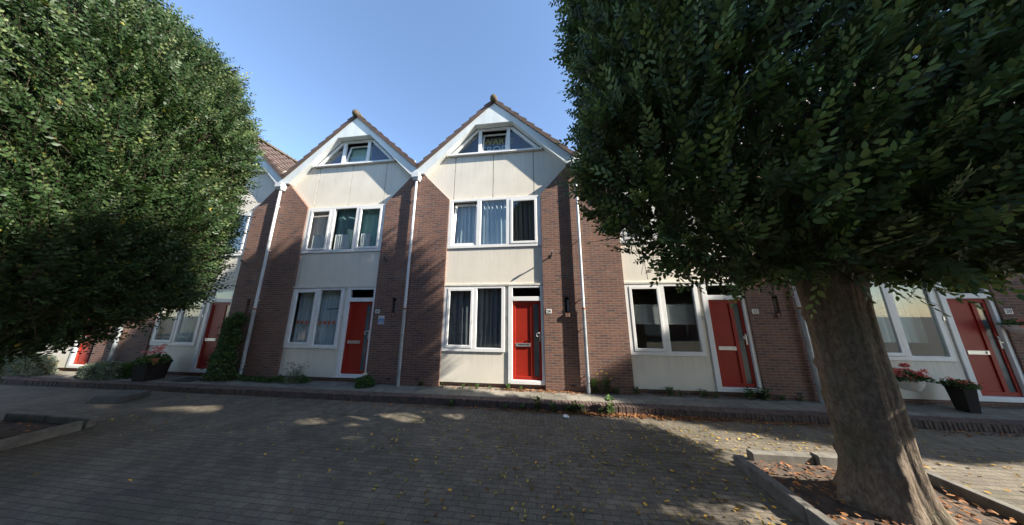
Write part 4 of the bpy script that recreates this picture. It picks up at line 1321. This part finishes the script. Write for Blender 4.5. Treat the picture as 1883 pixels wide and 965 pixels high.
# fallen leaves
def litter_arr(P, L0, rng, tmean, tsd):
    n = len(P); an = rng.uniform(0, 6.28, n)
    D = np.stack([np.cos(an), np.sin(an), rng.normal(0, .18, n)], 1)
    Nn = np.stack([rng.normal(0, .3, n), rng.normal(0, .3, n), np.ones(n)], 1)
    return leaf_arrays(P, D, Nn, L0 * rng.uniform(.6, 1.2, n), np.clip(rng.normal(tmean, tsd, n), 0, 1), LEAF8_V, LEAF8_F)
rg = np.random.default_rng(77)
def scatter(n, cx, cy, sx, sy, z=ROAD + .012):
    return np.stack([rg.normal(cx, sx, n), np.minimum(rg.normal(cy, sy, n), -.95), np.full(n, z) + rg.random(n) * .012], 1)
P = np.concatenate([scatter(520, 4.9, -3.0, 1.4, .9), scatter(420, 7.3, -1.8, 1.3, .5), scatter(160, 2.5, -2.6, 1.5, .8), scatter(60, -2, -2.3, 2.5, .8), scatter(150, 6.3, -3.4, .7, .6),
                    scatter(260, 10.5, -2.2, 1.6, .6), scatter(70, -5.0, -2.5, 1.4, .12)])
inbed = (np.abs(P[:, 0] - 8.0) < 1.2) & (np.abs(P[:, 1] + 3.5) < 1.2)
P = P[~inbed]
o = obj("fallen_leaves", array_mesh("fallen_leaves", litter_arr(P, .058, rg, .60, .30), M["litter"])); o["kind"] = "stuff"; o["label"] = "yellow and brown leaves scattered over the brick road"; o["category"] = "leaves"
q = rg.uniform(2.2, 10.5, 4400); dens = np.exp(-((q - 6.2) / 1.9) ** 2) + .10
q = q[rg.random(len(q)) < dens]
P1 = np.stack([q, -.90 - np.abs(rg.normal(0, .085, len(q))), ROAD + .008 + rg.random(len(q)) * .025], 1)
q = rg.uniform(-1, 2.5, 160); P2 = np.stack([q, -.92 - np.abs(rg.normal(0, .12, len(q))), ROAD + .008 + rg.random(len(q)) * .015], 1)
q = np.concatenate([rg.uniform(3.0, 5.2, 420), rg.uniform(5.2, 8.6, 110), rg.uniform(1.2, 3.0, 60)]); P3 = np.stack([q, -.01 - np.abs(rg.normal(0, .07, len(q))), PAVE + .006 + rg.random(len(q)) * .02], 1)
q = rg.uniform(9, 16, 300); P4 = np.stack([q, -.92 - np.abs(rg.normal(0, .12, len(q))), ROAD + .008 + rg.random(len(q)) * .02], 1)
o = obj("leaf_litter", array_mesh("leaf_litter", litter_arr(np.concatenate([P1, P2, P3, P4]), .06, rg, .45, .25), M["litter_brown"])); o["kind"] = "stuff"; o["label"] = "brown dead leaves heaped along the kerb and wall foot"; o["category"] = "leaf litter"
n = 900
bx = np.stack([rg.uniform(6.98, 9.02, n), rg.uniform(-4.5, -2.48, n), np.zeros(n)], 1)
bx[:, 2] = ROAD + .055 + .09 * np.exp(-((bx[:, 0] - 8) ** 2 + (bx[:, 1] + 3.5) ** 2) * 1.6) + rg.random(n) * .02
n2 = 500
bx2 = np.stack([rg.uniform(-6.85, -4.9, n2), rg.uniform(-4.7, -2.75, n2), np.full(n2, ROAD + .06)], 1)
o = obj("bed_litter", array_mesh("bed_litter", litter_arr(np.concatenate([bx, bx2]), .065, rg, .5, .28), M["litter_brown"])); o["kind"] = "stuff"; o["label"] = "dead leaves lying on the soil of the tree beds"; o["category"] = "leaf litter"

# ------------------------------------------------------------------ camera, light
cam = bpy.data.cameras.new("camera"); co = bpy.data.objects.new("camera", cam); COL.objects.link(co)
cam.sensor_width = 36; cam.lens = 36 * 430.0 / 1883.0; cam.clip_start = .05; cam.clip_end = 1000
co.location = (4.07519, -6.85365, 2.00826)
co.rotation_euler = (math.radians(90 + 11.7453), 0, math.radians(6.8606))
sc.camera = co

w = bpy.data.worlds.new("World"); sc.world = w; w.use_nodes = True
nt = w.node_tree
sky = nt.nodes.new("ShaderNodeTexSky"); sky.sky_type = "NISHITA"; sky.sun_disc = False
sky.sun_elevation = SUN_EL
sky.sun_rotation = math.atan2(SUN.x, SUN.y)
sky.altitude = 0; sky.air_density = 1.0; sky.dust_density = .25; sky.ozone_density = 2.2
nt.links.new(sky.outputs[0], nt.nodes["Background"].inputs[0])
nt.nodes["Background"].inputs[1].default_value = 0.12
sl = bpy.data.lights.new("sun", "SUN"); sl.energy = 5.0; sl.angle = math.radians(.53); sl.color = (1.0, .93, .82)
so = bpy.data.objects.new("sun", sl); COL.objects.link(so); so.location = (20, -10, 20)
so.rotation_euler = SUN.to_track_quat("Z", "Y").to_euler()

sc.view_settings.view_transform = "Standard"; sc.view_settings.look = "None"
sc.view_settings.exposure = 1.6; sc.view_settings.gamma = 1.0; sc.view_settings.use_curve_mapping = False
sc.cycles.max_bounces = 8; sc.cycles.transparent_max_bounces = 16; sc.cycles.diffuse_bounces = 3; sc.cycles.glossy_bounces = 3
sc.cycles.use_denoising = True
